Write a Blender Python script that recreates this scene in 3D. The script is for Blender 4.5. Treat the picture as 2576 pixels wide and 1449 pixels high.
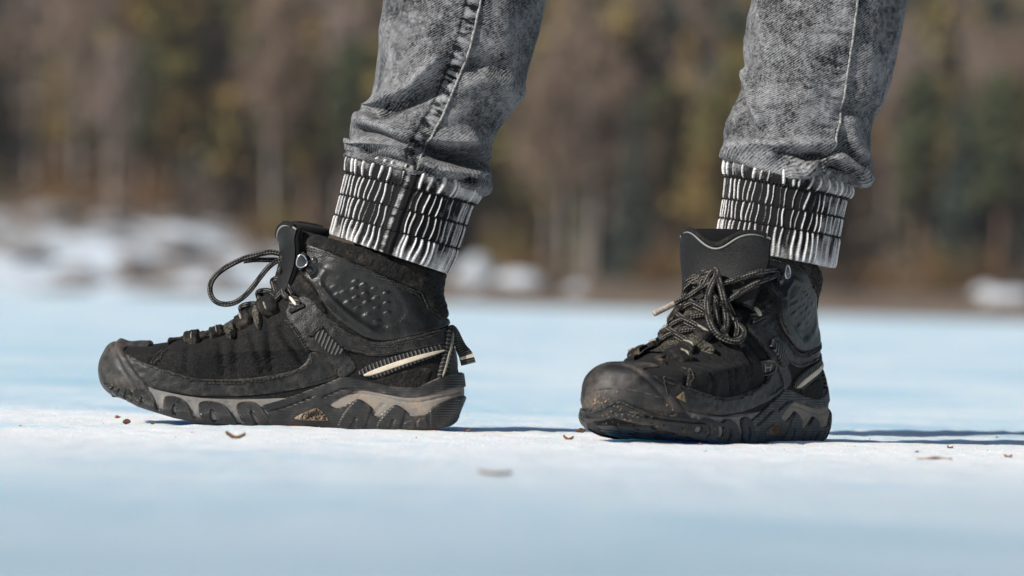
import bpy, math, random
import numpy as np
from mathutils import Vector, Matrix, kdtree
from mathutils.bvhtree import BVHTree

sc = bpy.context.scene
for _o in list(bpy.data.objects):
    bpy.data.objects.remove(_o)
rng = np.random.default_rng(7)
random.seed(7)

# ------------------------------------------------------------------ camera
CAM_H, CAM_D, LENS, ROLL = 0.1117, 4.80, 200.0, 0.026
FPX = 2576.0 * LENS / 36.0                 # focal length in photo pixels (2576 wide)
PITCH = math.atan(27.5 / FPX)
cam_d = bpy.data.cameras.new('camera')
cam = bpy.data.objects.new('camera', cam_d)
sc.collection.objects.link(cam)
cam_d.lens = LENS
cam_d.sensor_width = 36.0
cam_d.clip_start = 0.05
cam_d.clip_end = 5000.0
cam.matrix_world = (Matrix.Translation((0, -CAM_D, CAM_H)) @ Matrix.Rotation(math.radians(90) + PITCH, 4, 'X')
                    @ Matrix.Rotation(ROLL, 4, 'Z'))
cam_d.dof.use_dof = True
cam_d.dof.focus_distance = CAM_D - 0.075
cam_d.dof.aperture_fstop = LENS / 25.0
cam_d.dof.aperture_blades = 9
sc.camera = cam

# ------------------------------------------------------------------ light
SUN_AZ = (-0.76, -0.65)
SUN_EL = math.radians(33)
sdir = Vector((SUN_AZ[0] * math.cos(SUN_EL), SUN_AZ[1] * math.cos(SUN_EL), math.sin(SUN_EL))).normalized()
w = bpy.data.worlds.new('World')
sc.world = w
w.use_nodes = True
wn = w.node_tree
wn.nodes.clear()
sky = wn.nodes.new('ShaderNodeTexSky')
sky.sky_type = 'NISHITA'
sky.sun_disc = False
sky.sun_elevation = SUN_EL
sky.sun_rotation = math.atan2(sdir.x, sdir.y)
bgn = wn.nodes.new('ShaderNodeBackground')
bgn.inputs['Strength'].default_value = 0.05
won = wn.nodes.new('ShaderNodeOutputWorld')
wn.links.new(sky.outputs[0], bgn.inputs[0])
wn.links.new(bgn.outputs[0], won.inputs[0])
sun_d = bpy.data.lights.new('sun', 'SUN')
sun_d.energy = 5.0
sun_d.angle = math.radians(0.53)
sun_d.color = (1.0, 0.965, 0.92)
sun = bpy.data.objects.new('sun', sun_d)
sc.collection.objects.link(sun)
sun.rotation_euler = sdir.to_track_quat('Z', 'Y').to_euler()
sun.location = (-4, -4, 6)
sc.view_settings.view_transform = 'Standard'
sc.view_settings.look = 'None'
sc.view_settings.gamma = 1.0
sc.view_settings.exposure = 0.12
sc.cycles.use_denoising = True
sc.cycles.max_bounces = 6

# ------------------------------------------------------------------ helpers
CM = np.array(cam.matrix_world)[:3, :3]
CP = np.array([0, -CAM_D, CAM_H])


def px(pts, Y=0.0):
    """photo pixels (2576 wide) -> world points on the plane y = Y"""
    p = np.asarray(pts, float).reshape(-1, 2)
    d = np.stack([(p[:, 0] - 1288) / FPX, -(p[:, 1] - 724.5) / FPX, -np.ones(len(p))], 1) @ CM.T
    s = (np.asarray(Y) + CAM_D) / d[:, 1]
    return CP + d * s[:, None] if np.ndim(s) else CP + d * s


def to_px(P):
    q = (P.reshape(-1, 3) - CP) @ CM
    return np.stack([1288 + FPX * q[:, 0] / -q[:, 2], 724.5 - FPX * q[:, 1] / -q[:, 2]], 1)


def crop(x0, y0, s):
    k = 0.67083
    return lambda *pts: [((x0 + a / s) * k, (y0 + b / s) * k) for a, b in pts]


cL = crop(340, 780, 1.646)      # boot, toe half
cR = crop(1000, 780, 1.646)     # boot, heel half
cA = crop(340, 1240, 3.623)
cB = crop(800, 1340, 4.6)
cC = crop(1240, 1340, 4.6)
cD = crop(750, 780, 3.45)
cE = crop(500, 1000, 3.623)
cG = crop(2400, 1000, 3.622)
cH = crop(1200, 480, 2.4986)
cK = crop(1200, 0, 2.5878)
cM = crop(2600, 0, 1.3667)
cQ = crop(2120, 820, 1.61)
cS = crop(2150, 1300, 3.8133)
cT = crop(2700, 1200, 3.018)


def chaikin(p, n=2, closed=True):
    p = np.asarray(p, float)
    for _ in range(n):
        if closed:
            q = np.roll(p, -1, 0)
            p = np.stack([p * .75 + q * .25, p * .25 + q * .75], 1).reshape(-1, p.shape[1])
        else:
            a, b = p[:-1], p[1:]
            m = np.stack([a * .75 + b * .25, a * .25 + b * .75], 1).reshape(-1, p.shape[1])
            p = np.concatenate([p[:1], m[1:-1], p[-1:]])
    return p


def herm(x, xk, yk):
    """smooth interpolation through knots"""
    xk = np.asarray(xk, float)
    yk = np.asarray(yk, float)
    x = np.clip(x, xk[0], xk[-1])
    m = np.gradient(yk, xk, axis=0)
    i = np.clip(np.searchsorted(xk, x, side='right') - 1, 0, len(xk) - 2)
    h = xk[i + 1] - xk[i]
    t = (x - xk[i]) / h
    if yk.ndim > 1:
        t = t[..., None]
        h = h[..., None]
    t2, t3 = t * t, t * t * t
    return ((2 * t3 - 3 * t2 + 1) * yk[i] + (t3 - 2 * t2 + t) * h * m[i]
            + (-2 * t3 + 3 * t2) * yk[i + 1] + (t3 - t2) * h * m[i + 1])


def resample(p, step=None, n=None):
    p = np.asarray(p, float)
    L = np.concatenate([[0], np.cumsum(np.linalg.norm(np.diff(p, axis=0), axis=1))])
    if n is None:
        n = max(2, int(L[-1] / step) + 1)
    s = np.linspace(0, L[-1], n)
    return np.stack([np.interp(s, L, p[:, k]) for k in range(p.shape[1])], 1)


def pl_dist(poly, U, V, closed=False):
    p = np.asarray(poly, float)
    q = np.roll(p, -1, 0) if closed else p[1:]
    if not closed:
        p = p[:-1]
    d = np.full(U.shape, 1e18)
    for a, b in zip(p, q):
        e = b - a
        L = max(e @ e, 1e-9)
        t = np.clip(((U - a[0]) * e[0] + (V - a[1]) * e[1]) / L, 0, 1)
        d = np.minimum(d, (U - a[0] - t * e[0]) ** 2 + (V - a[1] - t * e[1]) ** 2)
    return np.sqrt(d)


def poly_sd(poly, U, V):
    p = np.asarray(poly, float)
    q = np.roll(p, -1, 0)
    ins = np.zeros(U.shape, bool)
    for a, b in zip(p, q):
        if a[1] == b[1]:
            continue
        c = (a[1] > V) != (b[1] > V)
        ins ^= c & (U < (b[0] - a[0]) * (V - a[1]) / (b[1] - a[1]) + a[0])
    return np.where(ins, 1, -1) * pl_dist(p, U, V, True)


def smooth01(x):
    x = np.clip(x, 0, 1)
    return x * x * (3 - 2 * x)


def vnoise(P, scale, seed=0):
    """cheap smooth value noise on points (n,3)"""
    Q = P * scale + seed * 17.3
    i = np.floor(Q).astype(np.int64)
    f = Q - i
    f = f * f * (3 - 2 * f)
    out = 0
    for dx in (0, 1):
        for dy in (0, 1):
            for dz in (0, 1):
                h = ((i[..., 0] + dx) * 73856093) ^ ((i[..., 1] + dy) * 19349663) ^ ((i[..., 2] + dz) * 83492791)
                h = (h * 1103515245 + 12345) & 0x7fffffff
                h = ((h >> 8) ^ h) & 0xffff
                wgt = (f[..., 0] if dx else 1 - f[..., 0]) * (f[..., 1] if dy else 1 - f[..., 1]) * (f[..., 2] if dz else 1 - f[..., 2])
                out = out + wgt * (h / 65535.0)
    return out * 2 - 1


def fbm(P, scale, seed=0, o=3):
    return sum(vnoise(P, scale * 2 ** k, seed + k) / 2 ** k for k in range(o))


def link(o, parent=None):
    sc.collection.objects.link(o)
    if parent is not None:
        o.parent = parent
    return o


def mesh_obj(name, verts, faces, mat, parent=None, smooth=True, attrs=None):
    me = bpy.data.meshes.new(name)
    verts = np.asarray(verts, float)
    me.from_pydata(verts.tolist(), [], [tuple(f) for f in faces])
    if smooth:
        me.polygons.foreach_set('use_smooth', np.ones(len(me.polygons), bool))
    for k, a in (attrs or {}).items():
        at = me.attributes.new(k, 'FLOAT', 'POINT')
        at.data.foreach_set('value', np.asarray(a, np.float32))
    me.materials.append(mat)
    me.update()
    return link(bpy.data.objects.new(name, me), parent)


def empty(name, loc=(0, 0, 0), rz=0.0, parent=None):
    o = bpy.data.objects.new(name, None)
    o.empty_display_size = 0.02
    o.location = loc
    o.rotation_euler = (0, 0, rz)
    return link(o, parent)


def tag(o, label=None, cat=None, group=None, kind=None):
    if label:
        o['label'] = label
    if cat:
        o['category'] = cat
    if group:
        o['group'] = group
    if kind:
        o['kind'] = kind
    return o


def grid_faces(nr, nc, wrap=False):
    r = np.arange(nr - 1)[:, None]
    c = np.arange(nc if wrap else nc - 1)[None, :]
    c2 = (c + 1) % nc
    f = np.stack([r * nc + c, r * nc + c2, (r + 1) * nc + c2, (r + 1) * nc + c], -1)
    return f.reshape(-1, 4).tolist()


def frames(p):
    t = np.gradient(p, axis=0)
    t /= np.linalg.norm(t, axis=1)[:, None] + 1e-12
    n = np.zeros_like(p)
    a = np.array([0, 0, 1.0]) if abs(t[0][2]) < .9 else np.array([1.0, 0, 0])
    n[0] = a - t[0] * (a @ t[0])
    n[0] /= np.linalg.norm(n[0])
    for i in range(1, len(p)):
        v = n[i - 1] - t[i] * (n[i - 1] @ t[i])
        n[i] = v / (np.linalg.norm(v) + 1e-12)
    return t, n, np.cross(t, n)


def tube_arrays(path, r, seg=8, flat=1.0, cap=True):
    p = np.asarray(path, float)
    t, n, b = frames(p)
    r = np.broadcast_to(np.asarray(r, float), (len(p),))
    an = np.linspace(0, 2 * math.pi, seg, endpoint=False)
    V = p[:, None] + r[:, None, None] * (np.cos(an)[None, :, None] * n[:, None] + flat * np.sin(an)[None, :, None] * b[:, None])
    L = np.concatenate([[0], np.cumsum(np.linalg.norm(np.diff(p, axis=0), axis=1))])
    F = grid_faces(len(p), seg, True)
    V = V.reshape(-1, 3)
    if cap:
        F.append(tuple(range(seg - 1, -1, -1)))
        k = (len(p) - 1) * seg
        F.append(tuple(range(k, k + seg)))
    return V, F, np.repeat(L, seg), np.tile(an, len(p))


def tube(name, path, r, mat, parent=None, seg=8, step=0.0012, flat=1.0, smooth=3):
    p = chaikin(path, smooth, False) if smooth else np.asarray(path, float)
    if step:
        p = resample(p, step)
    V, F, L, A = tube_arrays(p, r, seg, flat)
    return mesh_obj(name, V, F, mat, parent, True, {'ln': L, 'an': A})


def box_arrays(c, ax, ay, az):
    """box with centre c and half axes"""
    s = np.array([[-1, -1, -1], [1, -1, -1], [1, 1, -1], [-1, 1, -1], [-1, -1, 1], [1, -1, 1], [1, 1, 1], [-1, 1, 1]], float)
    V = c + s[:, :1] * ax + s[:, 1:2] * ay + s[:, 2:] * az
    F = [(0, 3, 2, 1), (4, 5, 6, 7), (0, 1, 5, 4), (1, 2, 6, 5), (2, 3, 7, 6), (3, 0, 4, 7)]
    return V, F


class MB:
    def __init__(s):
        s.V, s.F, s.n = [], [], 0

    def add(s, V, F):
        s.V.append(np.asarray(V, float))
        s.F += [tuple(i + s.n for i in f) for f in F]
        s.n += len(V)

    def obj(s, name, mat, parent=None, smooth=True):
        return mesh_obj(name, np.concatenate(s.V), s.F, mat, parent, smooth)


# ------------------------------------------------------------------ materials
def nd(nt, typ, ins=None, **props):
    n = nt.nodes.new(typ)
    for k, v in props.items():
        setattr(n, k, v)
    for k, v in (ins or {}).items():
        if isinstance(v, bpy.types.NodeSocket):
            nt.links.new(v, n.inputs[k])
        else:
            n.inputs[k].default_value = v
    return n


def rgba(c):
    return (c[0], c[1], c[2], 1.0)


def mixc(nt, fac, a, b, mode='MIX'):
    n = nt.nodes.new('ShaderNodeMix')
    n.data_type = 'RGBA'
    n.blend_type = mode
    for s, v in ((n.inputs[0], fac), (n.inputs[6], a), (n.inputs[7], b)):
        if isinstance(v, bpy.types.NodeSocket):
            nt.links.new(v, s)
        elif isinstance(v, (int, float)):
            s.default_value = v
        else:
            s.default_value = rgba(v)
    return n.outputs[2]


def math_n(nt, op, a, b=0.0, c=0.0, clamp=False):
    n = nt.nodes.new('ShaderNodeMath')
    n.operation = op
    n.use_clamp = clamp
    for s, v in zip(n.inputs, (a, b, c)):
        if isinstance(v, bpy.types.NodeSocket):
            nt.links.new(v, s)
        else:
            s.default_value = v
    return n.outputs[0]


def maprange(nt, v, a, b, c=0.0, d=1.0):
    n = nd(nt, 'ShaderNodeMapRange', {0: v, 1: a, 2: b, 3: c, 4: d})
    n.clamp = True
    return n.outputs[0]


def new_mat(name):
    m = bpy.data.materials.new(name)
    m.use_nodes = True
    nt = m.node_tree
    return m, nt, nt.nodes['Principled BSDF']


def attr(nt, name):
    return nd(nt, 'ShaderNodeAttribute', attribute_name=name).outputs['Fac']


def noise(nt, co, scale, detail=3.0, rough=.55):
    return nd(nt, 'ShaderNodeTexNoise', {'Vector': co, 'Scale': scale, 'Detail': detail, 'Roughness': rough}).outputs[0]


def stdmat(name, col, rough=.6, spec=.4, col2=None, vscale=60, vlo=.4, vhi=.65, dust=None, dscale=35, dlo=.55, dhi=.8,
           damt=.6, bumps=(), metallic=0.0, sheen=0.0, rvar=0.0):
    """base colour with noise variation, optional dried dust, optional fine relief"""
    m, nt, b = new_mat(name)
    co = nd(nt, 'ShaderNodeTexCoord').outputs['Object']
    c = None
    if col2 is not None:
        f = maprange(nt, noise(nt, co, vscale, 4), vlo, vhi)
        c = mixc(nt, f, col, col2)
    else:
        c = nd(nt, 'ShaderNodeRGB').outputs[0]
        c.default_value = rgba(col)
    if dust is not None:
        f = maprange(nt, noise(nt, co, dscale, 6, .65), dlo, dhi, 0, damt)
        f2 = maprange(nt, noise(nt, co, dscale * 14, 2), .35, .7, .35, 1)
        f = math_n(nt, 'MULTIPLY', f, f2)
        c = mixc(nt, f, c, dust)
        fe = math_n(nt, 'MULTIPLY', attr(nt, 'ed'), maprange(nt, noise(nt, co, 110, 4), .50, .70, 0, .34))
        c = mixc(nt, fe, c, dust)
    nt.links.new(c, b.inputs['Base Color'])
    b.inputs['Roughness'].default_value = rough
    if rvar:
        r = maprange(nt, noise(nt, co, vscale * .7, 3), .3, .7, rough - rvar, rough + rvar)
        nt.links.new(r, b.inputs['Roughness'])
    b.inputs['Specular IOR Level'].default_value = spec
    b.inputs['Metallic'].default_value = metallic
    if sheen:
        b.inputs['Sheen Weight'].default_value = sheen
        b.inputs['Sheen Roughness'].default_value = .5
    prev = None
    for kind, scale, strength, dist in bumps:
        if kind == 'noise':
            h = noise(nt, co, scale, 3)
        elif kind == 'cell':
            h = nd(nt, 'ShaderNodeTexVoronoi', {'Vector': co, 'Scale': scale}).outputs['Distance']
        elif kind == 'weave':
            sp = nd(nt, 'ShaderNodeSeparateXYZ', {0: co})
            k = scale
            a1 = math_n(nt, 'SINE', math_n(nt, 'MULTIPLY', math_n(nt, 'ADD', sp.outputs[0], math_n(nt, 'MULTIPLY', sp.outputs[1], .7)), k))
            a2 = math_n(nt, 'SINE', math_n(nt, 'MULTIPLY', sp.outputs[2], k))
            h = math_n(nt, 'MULTIPLY', a1, a2)
        elif kind == 'ridge':
            sp = nd(nt, 'ShaderNodeSeparateXYZ', {0: co})
            h = math_n(nt, 'SINE', math_n(nt, 'MULTIPLY', sp.outputs[2], scale))
        bn = nd(nt, 'ShaderNodeBump', {'Strength': strength, 'Distance': dist, 'Height': h})
        if prev is not None:
            nt.links.new(prev, bn.inputs['Normal'])
        prev = bn.outputs[0]
    if prev is not None:
        nt.links.new(prev, b.inputs['Normal'])
    return m


DUST = (.30, .235, .175)
M = {}
M['rubber'] = stdmat('toe rubber', (.010, .010, .0105), .48, .45, (.026, .025, .024), 110, .35, .7, (.24, .19, .145), 30, .44, .68, .58,
                     [('noise', 1500, .5, .0007), ('noise', 300, .3, .0007)], rvar=.18)
M['lug'] = stdmat('lug rubber', (.009, .009, .009), .34, .55, (.022, .0215, .021), 160, .35, .7, DUST, 60, .60, .85, .35,
                  [('weave', 3600, .6, .0008), ('noise', 500, .25, .0006)], rvar=.16)
M['outsole'] = stdmat('outsole rubber', (.014, .014, .0138), .45, .5, (.028, .027, .026), 110, .35, .7, DUST, 40, .56, .85, .35,
                      [('ridge', 3000, .3, .0005), ('noise', 700, .4, .0006)], rvar=.14)
M['midsole'] = stdmat('midsole foam', (.225, .215, .20), .75, .25, (.13, .13, .128), 60, .35, .65, (.36, .27, .19), 22, .42, .68, .8,
                      [('noise', 1100, .45, .0008), ('noise', 240, .3, .0008)])
M['fabric'] = stdmat('black textile', (.0055, .0053, .0055), .85, .25, (.024, .0225, .021), 620, .46, .72, DUST, 45, .58, .88, .15,
                     [('noise', 1300, .45, .0008), ('noise', 130, .3, .002)], sheen=.02)
M['rand'] = stdmat('mudguard leather', (.006, .0059, .0058), .44, .42, (.018, .0175, .0165), 240, .35, .7, DUST, 34, .56, .82, .28,
                   [('noise', 1100, .6, .0007), ('noise', 200, .3, .001)], rvar=.1)
M['leather'] = stdmat('ankle leather', (.005, .0049, .0047), .34, .48, (.015, .0145, .0135), 80, .35, .7, (.16, .135, .10), 26, .56, .82, .18,
                      [('noise', 1300, .4, .0006), ('noise', 260, .35, .0013)], rvar=.1)
M['saddle'] = stdmat('grained synthetic', (.006, .0059, .0058), .40, .45, (.020, .0192, .018), 300, .35, .7, DUST, 38, .58, .84, .22,
                     [('noise', 1000, .7, .0008), ('noise', 160, .3, .001)], rvar=.08)
M['mesh'] = stdmat('collar mesh', (.006, .0058, .0056), .85, .25, (.022, .020, .016), 520, .5, .72, DUST, 50, .52, .8, .25,
                   [('cell', 420, .55, .0012), ('noise', 1500, .3, .0005)], sheen=.02)
M['scale'] = stdmat('eyestay mesh', (.022, .020, .016), .6, .4, (.085, .078, .058), 420, .42, .66, DUST, 60, .5, .8, .4,
                    [('cell', 420, 1.0, .002)])
M['tonguelea'] = stdmat('tongue synthetic', (.0045, .0046, .0048), .6, .3, (.013, .013, .013), 420, .35, .7, (.16, .14, .11), 30, .55, .85, .2,
                        [('noise', 1000, .7, .0008)])
M['lining'] = stdmat('dark lining', (.006, .006, .0065), .95, .1, bumps=[('noise', 1100, .7, .001)], sheen=.05)
M['beige'] = stdmat('beige reflective tape', (.62, .54, .43), .55, .4, (.50, .42, .32), 150, .4, .7, bumps=[('noise', 800, .3, .0004)])
M['olive'] = stdmat('worn grey tab', (.28, .26, .20), .6, .4, (.14, .13, .10), 300, .4, .7)
M['piping'] = stdmat('grey piping', (.22, .22, .21), .5, .4)
M['thread'] = stdmat('black thread', (.022, .021, .020), .7, .35, (.075, .066, .052), 300, .4, .7)
M['darkthread'] = stdmat('dark thread', (.012, .012, .012), .8, .2)
M['metal'] = stdmat('painted metal', (.018, .02, .022), .2, .8, (.03, .03, .03), 80)
M['chip'] = stdmat('bare steel edge', (.6, .6, .6), .28, .5, metallic=.9)
M['mud'] = stdmat('dried mud', (.27, .20, .135), .95, .1, (.12, .085, .055), 160, .35, .65, (.5, .42, .33), 120, .5, .7, .7,
                  [('noise', 420, 1.0, .004)])
M['badge'] = stdmat('tan badge', (.30, .23, .12), .6, .4, (.22, .17, .09), 200)
M['aglet'] = stdmat('worn lace tip', (.42, .34, .27), .6, .4, (.16, .14, .12), 500, .45, .7)
M['grit'] = stdmat('sand grains', (.25, .135, .075), .7, .3, (.42, .33, .25), 700, .45, .65)
M['dustline'] = stdmat('dusty rubber seam', (.10, .085, .07), .8, .2, (.03, .028, .026), 300)
M['white'] = stdmat('white thread', (.6, .58, .54), .8, .2)


def lace_mat():
    m, nt, b = new_mat('lace')
    an, ln = attr(nt, 'an'), attr(nt, 'ln')
    st = math_n(nt, 'SINE', math_n(nt, 'MULTIPLY', an, 6.0))
    br = math_n(nt, 'SINE', math_n(nt, 'ADD', math_n(nt, 'MULTIPLY', ln, 2600), math_n(nt, 'MULTIPLY', an, 1.5)))
    lon = math_n(nt, 'SINE', math_n(nt, 'ADD', math_n(nt, 'MULTIPLY', ln, 330), math_n(nt, 'MULTIPLY', an, 2.0)))
    f = maprange(nt, math_n(nt, 'ADD', st, math_n(nt, 'MULTIPLY', br, .35)), .15, .8, 0, 1)
    f = math_n(nt, 'MULTIPLY', f, maprange(nt, lon, -.75, -.3, .1, 1))
    c = mixc(nt, f, (.009, .0088, .0085), (.17, .155, .135))
    nt.links.new(c, b.inputs['Base Color'])
    b.inputs['Roughness'].default_value = .7
    b.inputs['Specular IOR Level'].default_value = .3
    h = math_n(nt, 'ADD', st, br)
    bn = nd(nt, 'ShaderNodeBump', {'Strength': .6, 'Distance': .0006, 'Height': h})
    nt.links.new(bn.outputs[0], b.inputs['Normal'])
    return m


M['lace'] = lace_mat()


def web_mat(name, dark=(.009, .009, .009), light=(.15, .14, .125), k=1900.0):
    """ribbed webbing: ribs run across attribute 'ln'"""
    m, nt, b = new_mat(name)
    ln = attr(nt, 'ln')
    co = nd(nt, 'ShaderNodeTexCoord').outputs['Object']
    s = math_n(nt, 'SINE', math_n(nt, 'MULTIPLY', ln, k))
    f = math_n(nt, 'MULTIPLY', maprange(nt, s, -.1, .9), maprange(nt, noise(nt, co, 260, 3), .3, .7, .35, 1))
    nt.links.new(mixc(nt, f, dark, light), b.inputs['Base Color'])
    b.inputs['Roughness'].default_value = .75
    bn = nd(nt, 'ShaderNodeBump', {'Strength': .9, 'Distance': .0008, 'Height': s})
    nt.links.new(bn.outputs[0], b.inputs['Normal'])
    return m


M['web'] = web_mat('ribbed webbing')


def denim_mat(name, cuff=False):
    m, nt, b = new_mat(name)
    co = nd(nt, 'ShaderNodeTexCoord').outputs['Object']
    du, dv, wash = attr(nt, 'du'), attr(nt, 'dv'), attr(nt, 'wash')
    v = nd(nt, 'ShaderNodeCombineXYZ', {0: du, 1: dv})
    rot = nd(nt, 'ShaderNodeMapping', {'Vector': v.outputs[0], 'Rotation': (0, 0, math.radians(-32))})
    st = nd(nt, 'ShaderNodeMapping', {'Vector': rot.outputs[0], 'Scale': (260, 1500, 1)})
    tw = noise(nt, st.outputs[0], 1.0, 2, .6)                      # slubby twill threads
    sp = nd(nt, 'ShaderNodeSeparateXYZ', {0: rot.outputs[0]})
    line = math_n(nt, 'SINE', math_n(nt, 'ADD', math_n(nt, 'MULTIPLY', sp.outputs[1], 3300), math_n(nt, 'MULTIPLY', tw, 5)))
    big = noise(nt, co, 38, 4, .6)
    mid = noise(nt, co, 190, 3, .6)
    fine = noise(nt, co, 560, 2, .6)
    f = math_n(nt, 'ADD', math_n(nt, 'MULTIPLY', big, .75), math_n(nt, 'MULTIPLY', mid, .50))
    f = math_n(nt, 'ADD', f, math_n(nt, 'MULTIPLY', tw, .75))
    f = math_n(nt, 'ADD', f, math_n(nt, 'MULTIPLY', fine, .60))
    f = math_n(nt, 'ADD', f, math_n(nt, 'MULTIPLY', line, .10))
    f = math_n(nt, 'ADD', f, wash)
    if cuff:
        f2 = maprange(nt, math_n(nt, 'ADD', wash, math_n(nt, 'MULTIPLY', math_n(nt, 'SUBTRACT', tw, .5), .35)), .20, .80)
        f2 = math_n(nt, 'MULTIPLY', f2, maprange(nt, fine, .25, .6, .62, 1.0))
        c = mixc(nt, f2, (.011, .011, .012), (.80, .78, .76))
    else:
        f2 = maprange(nt, f, 1.12, 1.60)
        c1 = mixc(nt, f2, (.008, .0084, .0095), (.28, .28, .285))
        c = c1
    nt.links.new(c, b.inputs['Base Color'])
    b.inputs['Roughness'].default_value = .92
    b.inputs['Specular IOR Level'].default_value = .12
    b.inputs['Sheen Weight'].default_value = .08
    h = math_n(nt, 'ADD', math_n(nt, 'MULTIPLY', line, .5), tw)
    bn = nd(nt, 'ShaderNodeBump', {'Strength': .35, 'Distance': .0006, 'Height': h})
    bn2 = nd(nt, 'ShaderNodeBump', {'Strength': .25, 'Distance': .002, 'Height': noise(nt, co, 120, 3), 'Normal': bn.outputs[0]})
    nt.links.new(bn2.outputs[0], b.inputs['Normal'])
    return m


M['denim'] = denim_mat('acid washed denim')
M['cuffdenim'] = denim_mat('bleached gathered denim', True)

# ================================================================== SETTING
def ice_mat():
    m, nt, b = new_mat('lake ice')
    co = nd(nt, 'ShaderNodeTexCoord').outputs['Object']
    st = nd(nt, 'ShaderNodeMapping', {'Vector': co, 'Scale': (1.0, .8, 1)})
    n1 = noise(nt, st.outputs[0], 3.2, 5, .6)
    n2 = noise(nt, st.outputs[0], .45, 4, .6)
    n3 = noise(nt, co, 28, 4, .6)
    f = math_n(nt, 'ADD', math_n(nt, 'MULTIPLY', n1, .5), math_n(nt, 'MULTIPLY', n2, .5))
    f = math_n(nt, 'ADD', f, math_n(nt, 'MULTIPLY', math_n(nt, 'SUBTRACT', n3, .5), .25))
    f = maprange(nt, f, .38, .57)
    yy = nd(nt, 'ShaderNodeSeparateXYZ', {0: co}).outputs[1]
    fr = maprange(nt, math_n(nt, 'ABSOLUTE', math_n(nt, 'ADD', yy, .25)), .25, 1.3, .34, 0)      # frosted crust where the person stands
    f = math_n(nt, 'ADD', f, fr, 0, True)
    wh = mixc(nt, maprange(nt, fr, 0, .3), (.76, .875, .94), (.86, .905, .945))
    c = mixc(nt, f, (.36, .65, .84), wh)
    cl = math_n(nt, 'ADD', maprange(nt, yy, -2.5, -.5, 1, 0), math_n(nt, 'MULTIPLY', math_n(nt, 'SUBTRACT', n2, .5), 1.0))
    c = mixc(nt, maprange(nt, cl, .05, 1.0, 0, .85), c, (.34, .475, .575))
    nt.links.new(c, b.inputs['Base Color'])
    r = maprange(nt, f, 0, 1, .42, .75)
    nt.links.new(r, b.inputs['Roughness'])
    b.inputs['Specular IOR Level'].default_value = .3
    b.inputs['Subsurface Weight'].default_value = .6
    b.inputs['Subsurface Radius'].default_value = (.15, .5, 1.0)
    b.inputs['Subsurface Scale'].default_value = .12
    h = math_n(nt, 'ADD', noise(nt, co, 160, 4, .65), math_n(nt, 'MULTIPLY', noise(nt, co, 700, 3, .6), .5))
    bn = nd(nt, 'ShaderNodeBump', {'Strength': .55, 'Distance': .004, 'Height': h})
    nt.links.new(bn.outputs[0], b.inputs['Normal'])
    return m


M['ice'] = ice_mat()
SHORE = 250.0 - CAM_D


def shore_y(X):
    """edge of the ice: the bank comes nearer on the right"""
    return np.clip(86.0 - 3.0 * np.asarray(X, float), 52, 150)



def axis_lines(lo, flo, fhi, hi, fine, grow=1.18):
    mid = np.arange(flo, fhi + fine / 2, fine)
    out, s, x = [], fine, fhi
    while x < hi:
        s *= grow
        x = min(x + s, hi)
        out.append(x)
    inn, s, x = [], fine, flo
    while x > lo:
        s *= grow
        x = max(x - s, lo)
        inn.append(x)
    return np.concatenate([inn[::-1], mid, out])


def ice_z(X, Y):
    P = np.stack([X, Y, np.zeros_like(X)], -1)
    amp = np.exp(-(np.maximum(np.hypot(X, Y) - .9, 0) / .6) ** 2)
    z = .0011 * fbm(P, 9.0, 3, 3) + .0011 * fbm(P, 60.0, 9, 3)
    return (z * amp - .0006)


def build_ice():
    xs = axis_lines(-330, -.66, .66, 330, .0058)
    ys = axis_lines(-40, -.60, .55, 190, .0058)
    X, Y = np.meshgrid(xs, ys)
    V = np.stack([X, Y, ice_z(X, Y)], -1).reshape(-1, 3)
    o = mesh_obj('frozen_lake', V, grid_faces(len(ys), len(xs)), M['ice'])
    tag(o, kind='structure')


build_ice()


def shore_mat():
    m, nt, b = new_mat('snowy bank')
    co = nd(nt, 'ShaderNodeTexCoord').outputs['Object']
    g = nd(nt, 'ShaderNodeNewGeometry')
    z = nd(nt, 'ShaderNodeSeparateXYZ', {0: co}).outputs[2]
    f = math_n(nt, 'ADD', noise(nt, co, .22, 4, .6), math_n(nt, 'MULTIPLY', noise(nt, co, 1.0, 3), .4))
    f = math_n(nt, 'SUBTRACT', f, maprange(nt, z, 1.0, 6.0, 0, .3))
    f = math_n(nt, 'ADD', f, maprange(nt, nd(nt, 'ShaderNodeSeparateXYZ', {0: co}).outputs[0], -12, 3, .04, -.30))
    f = maprange(nt, f, .60, .74)
    earth = mixc(nt, noise(nt, co, 1.2, 4), (.10, .075, .055), (.20, .155, .12))
    c = mixc(nt, f, earth, (.60, .67, .74))
    nt.links.new(c, b.inputs['Base Color'])
    b.inputs['Roughness'].default_value = .9
    b.inputs['Specular IOR Level'].default_value = .1
    return m


M['shore'] = shore_mat()
M['stone'] = stdmat('shore stone', (.16, .15, .15), .85, .2, (.27, .25, .24), 2.5)
M['snow'] = stdmat('old snow', (.62, .66, .70), .9, .1, (.45, .49, .54), .8)
M['birchbark'] = stdmat('birch bark', (.42, .37, .33), .85, .1, (.16, .13, .12), 3.0, .5, .6)
M['pinebark'] = stdmat('pine bark', (.30, .185, .13), .9, .1, (.18, .125, .10), 3.0)
M['twigs'] = stdmat('bare twigs', (.26, .185, .135), .9, .05, (.16, .125, .10), .6)
M['paletwigs'] = stdmat('pale bare twigs', (.30, .235, .20), .9, .05, (.18, .14, .12), .6)
M['needles'] = stdmat('spruce needles', (.065, .08, .042), .9, .05, (.10, .105, .05), .9)
M['ochre'] = stdmat('sunlit pine needles', (.24, .16, .06), .9, .05, (.12, .135, .05), .35)
M['darkleaf'] = stdmat('far evergreen needles', (.055, .075, .065), .9, .05, (.085, .095, .065), .35)
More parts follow.
